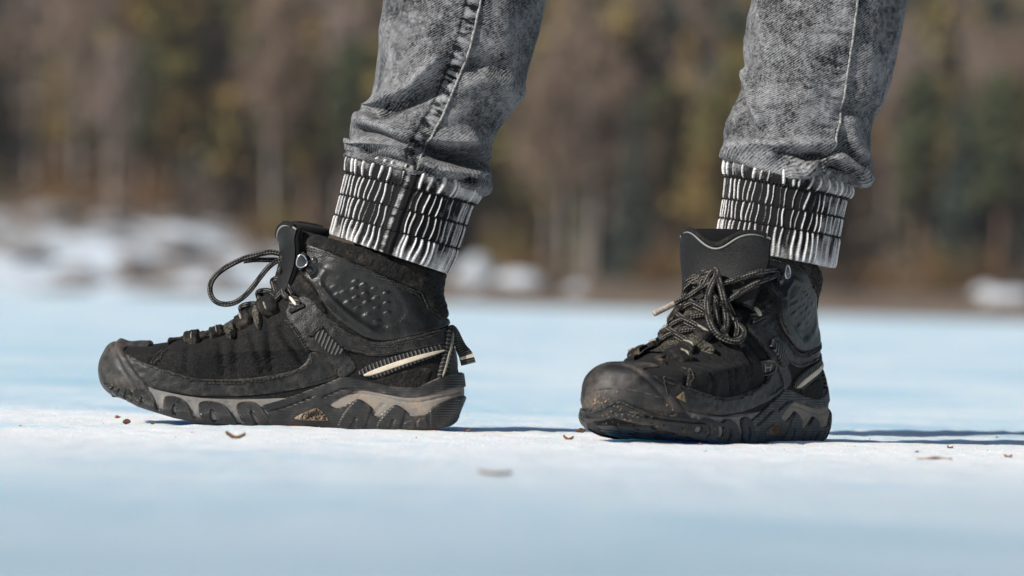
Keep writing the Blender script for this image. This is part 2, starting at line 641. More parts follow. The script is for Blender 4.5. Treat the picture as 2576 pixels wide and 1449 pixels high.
M['rust'] = stdmat('russet leaves', (.20, .115, .05), .9, .05, (.12, .08, .035), 1.1)


def shore_h(X, Y):
    dn = Y - shore_y(X) + .5 * np.sin(X * .9) + .3 * np.sin(X * 2.3 + 1)
    d = Y - SHORE + 2.0 * np.sin(X * .13) + 1.1 * np.sin(X * .35 + 1)
    left = smooth01((4.0 - X) / 22.0)
    bank = (.2 + 2.0 * left) * smooth01(d / (4 + 16 * left)) + (.02 + .035 * left) * np.clip(d - 2, 0, 60)
    hill = .16 * np.clip(d - 70, 0, 500)
    P = np.stack([X, Y, 0 * X], -1)
    low = -.4 + .4 * smooth01((dn + 2) / 2) + .17 * smooth01(dn / 2.5) + .05 * fbm(P, 1.1, 2, 2) * smooth01(dn / 2)
    return low + bank + hill + .45 * fbm(P, .14, 5, 3) * smooth01(d / 6) + .22 * fbm(P, .6, 8, 2) * smooth01(d / 4)


def build_shore():
    xs = np.concatenate([np.linspace(-320, -36, 50), np.linspace(-35, 35, 150), np.linspace(36, 320, 50)])
    g = np.concatenate([np.linspace(-3, 12, 50), np.linspace(13, 90, 30)])
    t = np.concatenate([np.linspace(SHORE - 8, SHORE + 45, 120), np.linspace(SHORE + 46, SHORE + 600, 80)])
    X = np.repeat(xs[None, :], len(g) + len(t), 0)
    Y = np.concatenate([shore_y(xs)[None, :] + g[:, None], np.repeat(t[:, None], len(xs), 1)])
    V = np.stack([X, Y, shore_h(X, Y)], -1).reshape(-1, 3)
    tag(mesh_obj('shore', V, grid_faces(len(Y), len(xs)), M['shore']), kind='structure')


build_shore()


def hz(x, y):
    return float(shore_h(np.array([x]), np.array([y]))[0])


def leaf_quads(C, size, r, up=.35):
    """random quads round the points C (n,3)"""
    n = len(C)
    a = r.normal(size=(n, 3))
    a /= np.linalg.norm(a, axis=1)[:, None]
    b = np.cross(a, r.normal(size=(n, 3)))
    b /= np.linalg.norm(b, axis=1)[:, None]
    s = size * r.uniform(.6, 1.4, (n, 1))
    a, b = a * s, b * s * .7
    V = np.stack([C - a - b, C + a - b * .6, C + a * 1.1 + b, C - a * .8 + b], 1).reshape(-1, 3)
    F = np.arange(4 * n).reshape(n, 4).tolist()
    return V, F


def trunk_arrays(h, r0, r, lean=.03, seg=7):
    z = np.linspace(0, h, 9)
    p = np.stack([lean * h * (z / h) ** 2 * r.uniform(-1, 1) + 0 * z, lean * h * (z / h) ** 2 * r.uniform(-1, 1) + 0 * z, z], 1)
    return p, tube_arrays(p, r0 * (1 - .8 * z / h), seg)[:2]


BIRCH_TWIGS = []            # loose twig blades of each birch, for the distant wood


def make_tree(kind, r):
    """-> (trunk V,F), (crown V,F)"""
    if kind == 'spruce':
        h = r.uniform(12, 17)
        _, (tv, tf) = trunk_arrays(h, .15, r)
        n = 1500
        z = h * (1 - r.uniform(0, 1, n) ** .62 * .92)
        rad = (h - z) * .12 + .15
        rr = rad * np.sqrt(r.uniform(.05, 1, n))
        an = r.uniform(0, 6.28, n)
        C = np.stack([rr * np.cos(an), rr * np.sin(an), z - rr * .35 + .12 * np.sin(z * 9)], 1)
        cv, cf = leaf_quads(C, .27, r)
    elif kind == 'pine':
        h = r.uniform(9, 14)
        _, (tv, tf) = trunk_arrays(h, .14, r)
        cl = []
        for k in range(36):
            z = h * r.uniform(.46, 1)
            rad = (h - z) * .13 + .35
            an = r.uniform(0, 6.28)
            c = np.array([rad * r.uniform(.3, 1) * math.cos(an), rad * r.uniform(.3, 1) * math.sin(an), z])
            cl.append(c + r.normal(size=(32, 3)) * [.40, .40, .28])
        cv, cf = leaf_quads(np.concatenate(cl), .23, r)
    elif kind == 'birch':
        h = r.uniform(11, 16)
        p, (tv, tf) = trunk_arrays(h, .12, r, .05)
        mb = MB()
        for k in range(56):
            z = h * r.uniform(.34, .98)
            an = r.uniform(0, 6.28)
            L = (h - z) * .26 + .8
            q = np.array([0, 0, z])
            d = np.array([math.cos(an), math.sin(an), 1.1])
            br = np.array([q, q + d * L * .4, q + d * L * .8 + [0, 0, .05 * L]])
            mb.add(*tube_arrays(br, [.03, .02, .01], 4)[:2])
            m = 26
            t = r.uniform(.25, 1.15, (m, 1))
            C = q + d * L * .8 * t + r.normal(size=(m, 3)) * .3
            a = r.normal(size=(m, 3)) * [.4, .4, .6]
            nrm = r.normal(size=(m, 3))
            s = np.cross(a, nrm)
            s /= np.linalg.norm(s, axis=1)[:, None] + 1e-9
            s *= .04
            mb.add(np.stack([C - s, C + s, C + a + s * .4, C + a - s * .4], 1).reshape(-1, 3), np.arange(4 * m).reshape(m, 4).tolist())
        cv, cf = np.concatenate(mb.V), mb.F
        BIRCH_TWIGS.append(np.concatenate([v.reshape(-1, 4, 3) for v in mb.V[1::2]]))
    else:                                             # shrub
        h = r.uniform(2.2, 4.0)
        mb = MB()
        tv, tf = None, None
        C = r.normal(size=(420, 3)) * [.8, .8, .3 * h] + [0, 0, h * .55]
        C[:, 2] = np.abs(C[:, 2])
        cv, cf = leaf_quads(C, .13, r)
        for k in range(7):
            a = r.uniform(0, 6.28)
            p = np.array([[0, 0, 0], [.2 * math.cos(a), .2 * math.sin(a), h * .4], [.5 * math.cos(a), .5 * math.sin(a), h * .9]])
            mb.add(*tube_arrays(p, [.025, .018, .008], 4)[:2])
        tv, tf = np.concatenate(mb.V), mb.F
    return (tv, tf), (cv, cf)


TREE_LOOK = {'spruce': ('pinebark', ['needles', 'darkleaf']), 'pine': ('pinebark', ['ochre', 'ochre', 'needles']),
             'birch': ('birchbark', ['twigs', 'paletwigs']), 'shrub': ('pinebark', ['rust', 'ochre'])}
_proto = {}
for kd in TREE_LOOK:
    for i in range(3):
        rr = np.random.default_rng(hash((len(kd), i)) % 1000 + 11 * i)
        (tv, tf), (cv, cf) = make_tree(kd, rr)
        for cm in sorted(set(TREE_LOOK[kd][1])):
            def mk(nm, V, F, mt):
                me = bpy.data.meshes.new(nm)
                me.from_pydata(np.asarray(V).tolist(), [], [tuple(f) for f in F])
                me.materials.append(mt)
                return me
            _proto[kd, i, cm] = (mk('trunk', tv, tf, M[TREE_LOOK[kd][0]]), mk('crown', cv, cf, M[cm]), (tv, tf, cv, cf))


def bg_x(u, y):
    """x of a thing y metres away that stands in photo column u"""
    return (u - 1288) / FPX * (y + CAM_D)


def plant(kd, i, cm, x, y, s, rz, label, group):
    nm = {'spruce': 'spruce_tree', 'pine': 'pine_tree', 'birch': 'birch_tree', 'shrub': 'shrub'}[kd]
    t = empty(nm, (x, y, hz(x, y) - .05), rz)
    t.scale = (s, s, s)
    a, b, _ = _proto[kd, i, cm]
    link(bpy.data.objects.new('trunk' if kd != 'shrub' else 'stems', a), t)
    link(bpy.data.objects.new('crown', b), t)
    tag(t, label, 'shrub' if kd == 'shrub' else 'tree', group)
BG = []                      # (kind, variant, crown, photo column, metres past the shoreline, scale)
_r = np.random.default_rng(77)
for kd, cm, us, sc_ in (
        ('pine', 'ochre', (95, 150, 420, 470, 590, 620, 760, 1285, 1330, 1765, 1800, 2330, 2370), (.6, .95)),
        ('pine', 'needles', (340, 690, 860, 1420, 1620, 1830, 2300, 2440, 2520), (.6, 1.0)),
        ('spruce', 'needles', (20, 380, 1455, 1690, 2270, 2480), (.45, .7)), ('spruce', 'darkleaf', (520, 840, 1580, 2410, 2565), (.5, .8)),
        ('birch', 'twigs', (190, 310, 540, 680, 890, 1235, 1385, 1555, 1720, 2215, 2420, 2540), (.7, 1.0)),
        ('birch', 'paletwigs', (55, 240, 270, 720, 810, 1500, 1530, 1860, 2380, 2500), (.7, 1.0)),
        ('shrub', 'rust', (905, 640, 1330, 1640, 2350, 2460), (.6, .85)), ('shrub', 'ochre', (715, 1260, 1780), (.6, .9))):
    for u in us:
        BG.append((kd, int(_r.integers(3)), cm, u + int(_r.integers(-12, 12)), float(_r.uniform(8, 20) if kd == 'shrub' else _r.uniform(22, 60)), float(_r.uniform(*sc_))))
KW = {'birch': 'blurred bare birch with brown-grey twigs on the far shore', 'pine': 'blurred ochre-green young pine on the far shore',
      'spruce': 'blurred dark green spruce on the far shore', 'shrub': 'blurred low russet shrub at the edge of the far shore'}
for k, (kd, i, cm, u, dy, s) in enumerate(BG):
    y = SHORE + dy
    z = 'left of both legs' if u < 1000 else ('between the two legs' if u < 2000 else 'right of both legs')
    plant(kd, i, cm, bg_x(u, y), y, s, k * 1.7, KW[kd] + ', ' + z, kd + ' trees ' + z if kd != 'shrub' else 'shrubs ' + z)


FAR_TRUNK, FAR_TRUNK_F = tube_arrays(np.array([[0, 0, 0], [.02, 0, .35], [-.03, .02, .7], [0, 0, 1.0]]), [.13, .11, .08, .03], 5)[:2]


def forest():
    """the wood behind: reads as one mass"""
    r = np.random.default_rng(5)
    parts = {}
    n = 900
    for k in range(n + 520):
        if k < n:
            y = SHORE + 30 + 260 * (k / n) ** 1.15 + r.uniform(-4, 4)
            x = r.uniform(-1, 1) * (8 + .115 * (y + 8))
        else:                                   # the wood goes on to both sides
            y = SHORE + 28 + 75 * r.random()
            x = (36 + 55 * r.random()) * (1 if k % 2 else -1)
        kd = r.choice(['spruce', 'pine', 'birch'], p=[.15, .58, .27])
        i = int(r.integers(3))
        cm = {'spruce': 'darkleaf', 'pine': r.choice(['ochre', 'needles'], p=[.78, .22]), 'birch': r.choice(['twigs', 'paletwigs'], p=[.75, .25])}[kd]
        tv, tf, cv, cf = _proto[kd, i, cm][2]
        s = r.uniform(.65, 1.15)
        a = r.uniform(0, 6.28)
        R = np.array([[math.cos(a), -math.sin(a), 0], [math.sin(a), math.cos(a), 0], [0, 0, 1]]) * s
        o = np.array([x, y, hz(x, y) - .1])
        parts.setdefault(TREE_LOOK[kd][0], []).append((FAR_TRUNK * [1, 1, tv[:, 2].max()] * [.9, .9, 1] @ R.T + o, FAR_TRUNK_F))
        quads = BIRCH_TWIGS[i] if kd == 'birch' else cv.reshape(-1, 4, 3)
        sel = r.random(len(quads)) < (.18 if k < n else .11)
        C = quads[sel]
        m = C.mean(1, keepdims=True)
        C = ((C - m) * (1.8 if kd == 'birch' else 2.2) + m).reshape(-1, 3)
        parts.setdefault(cm, []).append((C @ R.T + o, np.arange(len(C)).reshape(-1, 4)))
    for k in range(150):                        # brown undergrowth along the edge of the wood
        y = SHORE + 20 + 45 * r.random()
        x = r.uniform(-60, 60)
        cm = r.choice(['rust', 'twigs', 'ochre'], p=[.35, .5, .15])
        cv, cf = _proto['shrub', int(r.integers(3)), 'rust'][2][2:]
        C = cv.reshape(-1, 4, 3)[::2].reshape(-1, 3) * r.uniform(.6, 1.0)
        parts.setdefault(cm, []).append((C + [x, y, hz(x, y)], np.arange(len(C)).reshape(-1, 4)))
    names = list(parts)
    V, F, mi, nv = [], [], [], 0
    for j, nm in enumerate(names):
        for v, f in parts[nm]:
            V.append(v)
            F += [tuple(int(q) + nv for q in ff) for ff in f]
            mi += [j] * len(f)
            nv += len(v)
    o = mesh_obj('forest', np.concatenate(V), F, M[names[0]], smooth=False)
    for nm in names[1:]:
        o.data.materials.append(M[nm])
    o.data.polygons.foreach_set('material_index', np.array(mi, np.int32))
    tag(o, 'blurred mixed forest rising behind the far shore', 'forest', kind='stuff')


forest()


def boulder(x, y, s, name, mt, label, cat, group, seed):
    r = np.random.default_rng(seed)
    import bmesh
    bm = bmesh.new()
    bmesh.ops.create_icosphere(bm, subdivisions=3, radius=1)
    V = np.array([v.co[:] for v in bm.verts])
    F = [[v.index for v in f.verts] for f in bm.faces]
    bm.free()
    V = V * (1 + .28 * fbm(V, 1.1, seed, 3)[:, None]) * np.array(s)
    o = mesh_obj(name, V, F, M[mt])
    o.location = (x, y, hz(x, y) + s[2] * .45)
    o.rotation_euler = (0, 0, r.uniform(0, 6))
    tag(o, label, cat, group)


BST = [(60, 10, 1.0), (190, 6, .8), (330, 8, .9), (450, 12, .9), (560, 5, .7), (120, 20, 1.0), (270, 17, .9), (640, 10, .6)]
for k, (u, dy, s) in enumerate(BST):
    y = SHORE + dy
    boulder(bg_x(u, y), y, (s * 1.3, s, s * .5), 'boulder', 'stone', 'blurred grey stone on the snowy bank left of the boots', 'boulder', 'stones on the far bank', 40 + k)
for k, (u, dy, s, sz) in enumerate([(1310, 8, 1.25, .75), (1195, 9, 1.1, .8), (1450, 10, .9, .5), (2535, 6, 1.2, .4), (2480, 8, .7, .3)]):
    y = SHORE + dy
    side = 'just right of the side-on boot' if u < 1400 else ('between the two legs' if u < 2000 else 'at the right edge of the shoreline')
    boulder(bg_x(u, y), y, (s, s * .8, sz), 'snow_mound', 'snow', 'blurred white snow mound ' + side, 'snow mound', 'snow mounds ' + side, 70 + k)

# ================================================================== BOOTS
X0 = float(px([(720, 1080)])[0, 0])
NEARC = 0.9906


def lp(pts, Y=0.0):
    """photo pixels -> boot-local (x, z)"""
    w_ = px(pts, Y)
    return np.stack([w_[:, 0] - X0, w_[:, 2]], 1)


# affine local (x,z) -> pixels on the plane y=0
_b0 = lp([(720, 1000), (1720, 1000), (720, 2000)])
_A = np.linalg.inv(np.stack([(_b0[1] - _b0[0]) / 1000, (_b0[2] - _b0[0]) / 1000], 1))


def upx(P):
    q = (P[..., [0, 2]] - _b0[0]) @ _A.T
    return q[..., 0] + 720, q[..., 1] + 1000


def near(pts):
    """panel outlines lie ~4.5 cm nearer than the centre plane"""
    p = np.asarray(pts, float)
    c = np.array([1288, 724.5])
    return c + (p - c) * NEARC


FV = np.array([0, .05, .10, .16, .24, .32, .40, .48, .56, .64, .72, .80, .88, .94, 1.0])
FP = lp([(285, 998), (264, 962), (259, 925), (271, 890), (303, 873), (345, 868), (400, 864), (470, 851), (540, 838), (600, 806),
         (650, 764), (695, 727), (722, 672), (740, 622), (756, 594)])
BP = lp([(1150, 1000), (1156, 975), (1156, 955), (1154, 938), (1150, 918), (1147, 900), (1144, 885), (1141, 868), (1137, 850), (1132, 832),
         (1124, 805), (1114, 775), (1104, 742), (1107, 715), (1112, 692)])
QK = np.array([0, .15, .35, .55, .75, .9, 1.0])
VK = np.array([0, .2, .4, .6, .8, 1.0])
WT = np.array([[.045, .050, .049, .042, .038, .037, .036], [.045, .050, .048, .041, .037, .036, .035], [.044, .048, .046, .041, .036, .034, .033],
               [.040, .044, .043, .040, .036, .034, .032], [.034, .038, .039, .038, .036, .034, .032], [.033, .037, .039, .040, .039, .037, .036]])


def rnd(x, p):
    x = np.clip(x, 0, 1)
    return np.maximum(1 - (1 - x) ** p, 0) ** (1 / p)


class Boot:
    pass


def make_surfs(asym):
    def upper(T, V):
        T, V = np.broadcast_arrays(np.asarray(T, float), np.asarray(V, float))
        q = (1 - np.cos(np.pi * np.abs(T))) / 2
        Vc = np.clip(V, 0, 1)
        F, B = herm(Vc, FV, FP), herm(Vc, FV, BP)
        qi = np.clip(np.searchsorted(QK, q, side='right') - 1, 0, 5)
        rows = np.stack([herm(q, QK, WT[k]) for k in range(6)], -1)
        vi = np.clip(np.searchsorted(VK, Vc, side='right') - 1, 0, 4)
        ft = (Vc - VK[vi]) / (VK[vi + 1] - VK[vi])
        tk = lambda k: np.take_along_axis(rows, np.clip(vi + k, 0, 5)[..., None], -1)[..., 0]
        r0, r1 = tk(0), tk(1)
        m0, m1 = (r1 - tk(-1)) / 2, (tk(2) - r0) / 2
        f2_, f3_ = ft * ft, ft ** 3
        wd = (2 * f3_ - 3 * f2_ + 1) * r0 + (f3_ - 2 * f2_ + ft) * m0 + (3 * f2_ - 2 * f3_) * r1 + (f3_ - f2_) * m1
        a = herm(Vc, VK, np.array([.27, .32, .56, .60, .50, .44]))
        b = herm(Vc, VK, np.array([.16, .16, .17, .20, .30, .42]))
        p = herm(Vc, VK, np.array([2.3, 2.2, 2.0, 2.0, 2.0, 2.0]))
        wd = wd * rnd(q / a, p) * rnd((1 - q) / b, p)
        x = F[..., 0] + (B[..., 0] - F[..., 0]) * q
        z = F[..., 1] + (B[..., 1] - F[..., 1]) * q
        y = np.sign(T) * -wd + asym * .010 * (1 - q) ** 2
        return np.stack([x, y, z], -1)

    zbp = lp([(238, 940), (252, 950), (262, 970), (276, 984), (300, 996), (345, 1017), (390, 1030), (440, 1044), (500, 1056), (570, 1064), (650, 1070), (760, 1074),
              (800, 1070), (850, 1074), (900, 1079), (1000, 1080), (1090, 1076), (1130, 1064), (1155, 1046), (1168, 1015), (1175, 990), (1190, 970)], -.04)
    ztp = lp([(238, 930), (300, 958), (385, 966), (450, 975), (530, 984), (600, 987), (700, 981), (760, 970), (800, 959), (850, 949), (885, 946), (940, 962), (1000, 975),
              (1050, 976), (1100, 955), (1140, 943), (1190, 940)], -.04)
    xF, xB = lp([(257, 900)])[0, 0], lp([(1168, 1000)])[0, 0]
    WS = np.array([.046, .0525, .0515, .044, .0405, .0405, .040])

    def sole(T, V):
        T, V = np.broadcast_arrays(np.asarray(T, float), np.asarray(V, float))
        q = (1 - np.cos(np.pi * np.abs(T))) / 2
        x = xF + (xB - xF) * q
        wd = herm(q, QK, WS) * rnd(q / .27, 2.35) * rnd((1 - q) / .15, 2.3)
        zb = np.interp(x, zbp[:, 0], zbp[:, 1])
        zt = np.interp(x, ztp[:, 0], ztp[:, 1])
        z = zb + (np.maximum(zt, zb + .004) - zb) * V
        inset = .0035 * np.clip((V - .35) / .65, 0, 1) ** 1.5 + .004 * np.clip((.35 - V) / .35, 0, 1.2) ** 2
        k = 1 - inset / .045
        xc = (xF + xB) / 2
        x = x - np.sign(x - xc) * inset * smooth01(np.abs(q - .5) * 2 - .4)
        return np.stack([x, np.sign(T) * -wd * k + asym * .010 * (1 - q) ** 2, z], -1)
    return upper, sole, zbp


def surf_grid(surf, ts, vs):
    T, V = np.meshgrid(ts, vs)
    P = surf(T, V)
    du = np.gradient(P, axis=1)
    dv = np.gradient(P, axis=0)
    N = np.cross(du, dv)
    ln = np.linalg.norm(N, axis=-1, keepdims=True)
    N = np.where(ln > 1e-14, N / np.maximum(ln, 1e-14), 0)
    # smooth normals a little so that poles stay tidy
    for _ in range(2):
        N = N + .5 * (np.roll(N, 1, 1) + np.roll(N, -1, 1))
        N /= np.linalg.norm(N, axis=-1, keepdims=True) + 1e-12
    return T, V, P, N


def panel(name, mat, parent, surf, sdf, thick=.0015, bev=6.0, depth=.002, disp=None, tr=(-1, 1), vr=(0, 1), n=(420, 170), edge=.35, attrs=None, base=0.0):
    """raised piece on a surface wherever sdf(u, v, T) > 0 (photo pixels)"""
    ct, cv = np.linspace(tr[0], tr[1], 140), np.linspace(vr[0], vr[1], 90)
    CT, CV = np.meshgrid(ct, cv)
    hit = sdf(*upx(surf(CT, CV)), CT) > -4
    if hit.any():                       # sample only where the piece lies
        jj, ii = np.where(hit.any(0))[0], np.where(hit.any(1))[0]
        a, b = ct[max(jj[0] - 1, 0)], ct[min(jj[-1] + 1, 139)]
        c, d = cv[max(ii[0] - 1, 0)], cv[min(ii[-1] + 1, 89)]
        n = (max(40, int(n[0] * (b - a) / (tr[1] - tr[0]))), max(30, int(n[1] * (d - c) / (vr[1] - vr[0]))))
        tr, vr = (a, b), (c, d)
    ts = np.linspace(tr[0], tr[1], n[0])
    vs = np.linspace(vr[0], vr[1], n[1])
    T, V, P, N = surf_grid(surf, ts, vs)
    U, W = upx(P)
    S = sdf(U, W, T)
    h = base + thick * (edge + (1 - edge) * np.sqrt(np.maximum(1 - (1 - np.clip(S / bev, 0, 1)) ** 2, 0)))
    if disp is not None:
        h = h + disp(U, W, T) * np.clip(S / bev, 0, 1)
    O = P + N * h[..., None]
    I = P - N * depth
    nr, nc = T.shape
    flat = lambda a: a.reshape(-1, *a.shape[2:])
    Of, If, Sf, Uf, Wf = flat(O), flat(I), flat(S), flat(U), flat(W)
    r, c = np.meshgrid(np.arange(nr - 1), np.arange(nc - 1), indexing='ij')
    ids = np.stack([r * nc + c, r * nc + c + 1, (r + 1) * nc + c + 1, (r + 1) * nc + c], -1).reshape(-1, 4)
    pos = Sf[ids] > 0
    cnt = pos.sum(1)
    full = ids[cnt == 4]
    used = np.unique(full) if len(full) else np.array([], int)
    mp = {int(k): i for i, k in enumerate(used)}
    verts = [Of[k] for k in used]
    uu = [Uf[k] for k in used]
    ww = [Wf[k] for k in used]
    ss = [Sf[k] for k in used]
    lut = np.full(nr * nc, -1)
    if len(used):
        lut[used] = np.arange(len(used))
    faces = lut[full].tolist() if len(full) else []
    inner = {}
    ecache = {}

    def vid(k):
        i = mp.get(k)
        if i is None:
            i = len(verts)
            mp[k] = i
            verts.append(Of[k]); uu.append(Uf[k]); ww.append(Wf[k]); ss.append(Sf[k])
        return i

    def eid(a, b):
        key = (a, b) if a < b else (b, a)
        i = ecache.get(key)
        if i is None:
            f = Sf[key[0]] / (Sf[key[0]] - Sf[key[1]])
            i = len(verts)
            ecache[key] = i
            verts.append(Of[key[0]] * (1 - f) + Of[key[1]] * f)
            uu.append(Uf[key[0]]); ww.append(Wf[key[0]]); ss.append(0.0)
            inner[i] = If[key[0]] * (1 - f) + If[key[1]] * f
        return i
    skirts = []
    for cell, p4 in zip(ids[(cnt > 0) & (cnt < 4)].tolist(), pos[(cnt > 0) & (cnt < 4)].tolist()):
        poly, cut = [], []
        for k in range(4):
            a, b = cell[k], cell[(k + 1) % 4]
            if p4[k]:
                poly.append(vid(a))
            if p4[k] != p4[(k + 1) % 4]:
                e_ = eid(a, b)
                poly.append(e_)
                cut.append((len(poly) - 1, p4[k]))
        if len(poly) >= 3:
            faces.append(poly)
        if len(cut) == 2:
            (i0, out0), (i1, out1) = cut
            a, b = (poly[i0], poly[i1]) if out0 else (poly[i1], poly[i0])
            skirts.append((a, b))
    # grid borders are closed with skirts too
    dup, dupi = {}, {}
    for a, b in skirts:
        q = []
        for k in (b, a):
            if k not in dup:
                dup[k] = len(verts)
                verts.append(verts[k]); uu.append(uu[k]); ww.append(ww[k]); ss.append(0.0)
                dupi[k] = len(verts)
                verts.append(inner[k]); uu.append(uu[k]); ww.append(ww[k]); ss.append(0.0)
        faces.append((dup[b], dup[a], dupi[a], dupi[b]))
    if not verts:
        print('EMPTY', name)
        return None
    at = {'ed': np.exp(-np.maximum(np.array(ss), 0) / 5.0)}
    if attrs:
        at['ln'] = attrs(np.array(uu), np.array(ww))
    o = mesh_obj(name, verts, faces, mat, parent, True, at)
    return o


def sd_poly(pts, n=2, side=None, comp=True):
    q = chaikin(near(pts) if comp else pts, n)

    def f(U, W, T):
        lo, hi = q.min(0) - 30, q.max(0) + 30
        S = np.full(U.shape, -30.0)
        m = (U > lo[0]) & (U < hi[0]) & (W > lo[1]) & (W < hi[1])
        S[m] = poly_sd(q, U[m], W[m])
        if side == 'near':
            S = np.minimum(S, T * 4000 - 40)
        return S
    f.poly = q
    return f


def sd_cut(f, *gs):
    def h(U, W, T):
        S = f(U, W, T)
        for g in gs:
            S = np.minimum(S, -g(U, W, T))
        return S
    return h


def groove(lines, depth=.0009, wd=2.2):
    L = [near(chaikin(l, 2, False)) for l in lines]

    def f(U, W, T):
        d = np.full(U.shape, 1e9)
        for l in L:
            lo, hi = l.min(0) - 15, l.max(0) + 15
            m = (U > lo[0]) & (U < hi[0]) & (W > lo[1]) & (W < hi[1])
            if m.any():
                d[m] = np.minimum(d[m], pl_dist(l, U[m], W[m]))
        return -depth * np.exp(-(d / wd) ** 2)
    return f


# ---- outlines (photo pixels of the side-on boot)
TOE = cA((815, 215), (790, 135), (650, 75), (520, 45), (380, 50), (270, 100), (180, 200), (120, 330), (80, 450), (70, 580), (100, 690), (170, 790), (260, 860), (400, 915)) + \
    cA((560, 945), (860, 930), (838, 830), (770, 722), (640, 580), (520, 420), (450, 300), (438, 262), (480, 232), (560, 218), (690, 216))
RAND = cL((190, 872), (235, 905), (300, 945), (420, 985), (520, 1012), (600, 1040), (700, 1055), (800, 1060), (1000, 1050), (1150, 1028), (1270, 1000)) + \
    cR((225, 972), (255, 935), (262, 888), (325, 884), (395, 955), (437, 1018), (432, 1056), (300, 1096), (100, 1136)) + cL((1000, 1158), (760, 1166), (550, 1146), (345, 1110), (255, 995))
SADDLE = cR((108, 640), (150, 575), (205, 545), (245, 542), (290, 572), (340, 632), (400, 692), (500, 762), (600, 812), (705, 832), (850, 800), (1125, 728), (1125, 795),
            (1085, 850), (900, 885), (700, 922), (600, 910), (500, 878), (450, 850), (500, 900), (560, 985), (505, 1032), (448, 1060), (395, 960), (325, 882), (258, 884), (205, 770), (130, 690))
ANKLE = cR((222, 216), (262, 222), (420, 280), (640, 378), (850, 478), (940, 508), (968, 545), (985, 605), (1035, 658), (1125, 690), (1130, 730), (900, 792), (720, 828), (600, 802),
           (480, 722), (385, 645), (325, 560), (290, 480), (240, 440), (214, 400), (232, 300), (214, 250))
PATCH = cR((350, 470), (360, 385), (480, 405), (620, 455), (770, 488), (810, 530), (855, 625), (858, 672), (742, 742), (660, 757), (560, 700), (430, 585))
DOTS = cR((545, 455), (595, 475), (660, 500), (735, 528), (540, 500), (605, 530), (672, 558), (738, 588), (548, 555), (613, 585), (678, 618), (743, 650), (497, 585), (557, 622), (615, 662),
          (678, 702), (460, 425), (415, 490), (430, 540), (478, 520))
STRAP = cR((540, 1022), (640, 962), (800, 912), (1000, 858), (1088, 836), (1084, 902), (900, 968), (700, 1048), (640, 1050))
STRIPE = cR((585, 1036), (640, 1003), (850, 932), (1084, 872), (1082, 896), (860, 966), (650, 1038), (612, 1042))
BACKWEB = cR((1100, 735), (1150, 735), (1146, 850), (1112, 1000), (1080, 1065), (1044, 1065), (1072, 950), (1092, 830))
BACKLINE = cR((1122, 760), (1133, 760), (1130, 850), (1100, 990), (1078, 1050), (1064, 1052), (1090, 960), (1112, 850))
COUNTER = cR((640, 1058), (820, 1010), (1000, 985), (1018, 1008), (985, 1085), (960, 1120), (860, 1130), (760, 1110))
TAB = cR((278, 790), (345, 742), (365, 765), (425, 822), (495, 888), (402, 918), (330, 850))
LOOP = cR((132, 560), (165, 545), (205, 560), (224, 604), (152, 638))
COLLAR = cR((180, 195), (212, 160), (300, 160), (380, 180), (520, 215), (700, 285), (900, 365), (1000, 395), (1120, 420), (1125, 500), (1100, 545), (1120, 700), (1030, 668), (978, 600),
            (960, 545), (935, 515), (640, 385), (420, 288), (228, 224), (238, 300), (220, 400), (246, 448), (300, 495), (335, 570), (380, 650), (345, 648), (295, 585), (240, 552), (160, 545), (140, 480), (165, 300))
HEELCUP = cR((1112, 850), (1160, 850), (1180, 1040), (1085, 1062), (1118, 1000))
# sole
SHANK = cB((805, 836), (1120, 758), (1500, 622), (1800, 505), (2040, 415)) + cC((150, 345), (300, 335), (450, 360), (650, 412), (950, 482), (1250, 522), (1420, 522), (1600, 482), (1800, 392), (2000, 300),
        (2150, 240), (2300, 240), (2400, 420), (2400, 525), (2190, 532), (1900, 592), (1600, 672), (1400, 697), (1200, 688), (900, 632), (600, 574), (480, 567), (300, 627), (0, 792)) + cB((1980, 830), (1800, 960), (1400, 1000), (1000, 1000), (880, 900))
OUTSOLE = cB((930, 940), (1200, 885), (1700, 695), (1760, 682), (1850, 712), (1960, 792), (2080, 872), (2160, 882), (2300, 822), (2470, 725)) + \
    cC((530, 738), (700, 850), (727, 900), (716, 970), (745, 1005), (800, 1025), (850, 1005), (1080, 828), (1130, 823), (1200, 850), (1310, 930), (1342, 960), (1348, 1022), (1500, 1017), (1665, 992), (1690, 900),
       (1760, 852), (2000, 742), (2200, 690), (2400, 670), (2450, 900), (2400, 1250), (2000, 1400), (1000, 1400)) + cB((2000, 1400), (1000, 1400), (700, 1180))
FOOTLINE = cA((70, 700), (230, 760), (420, 850), (600, 900), (760, 985), (900, 1050), (1000, 1060), (1150, 1110), (1400, 1160), (1700, 1215), (2000, 1250)) + cB((600, 1130), (900, 1160), (1200, 1160), (1500, 1120)) + \
    cB((1500, 1500), (500, 1500)) + cA((1000, 1500), (300, 1300), (0, 1000))
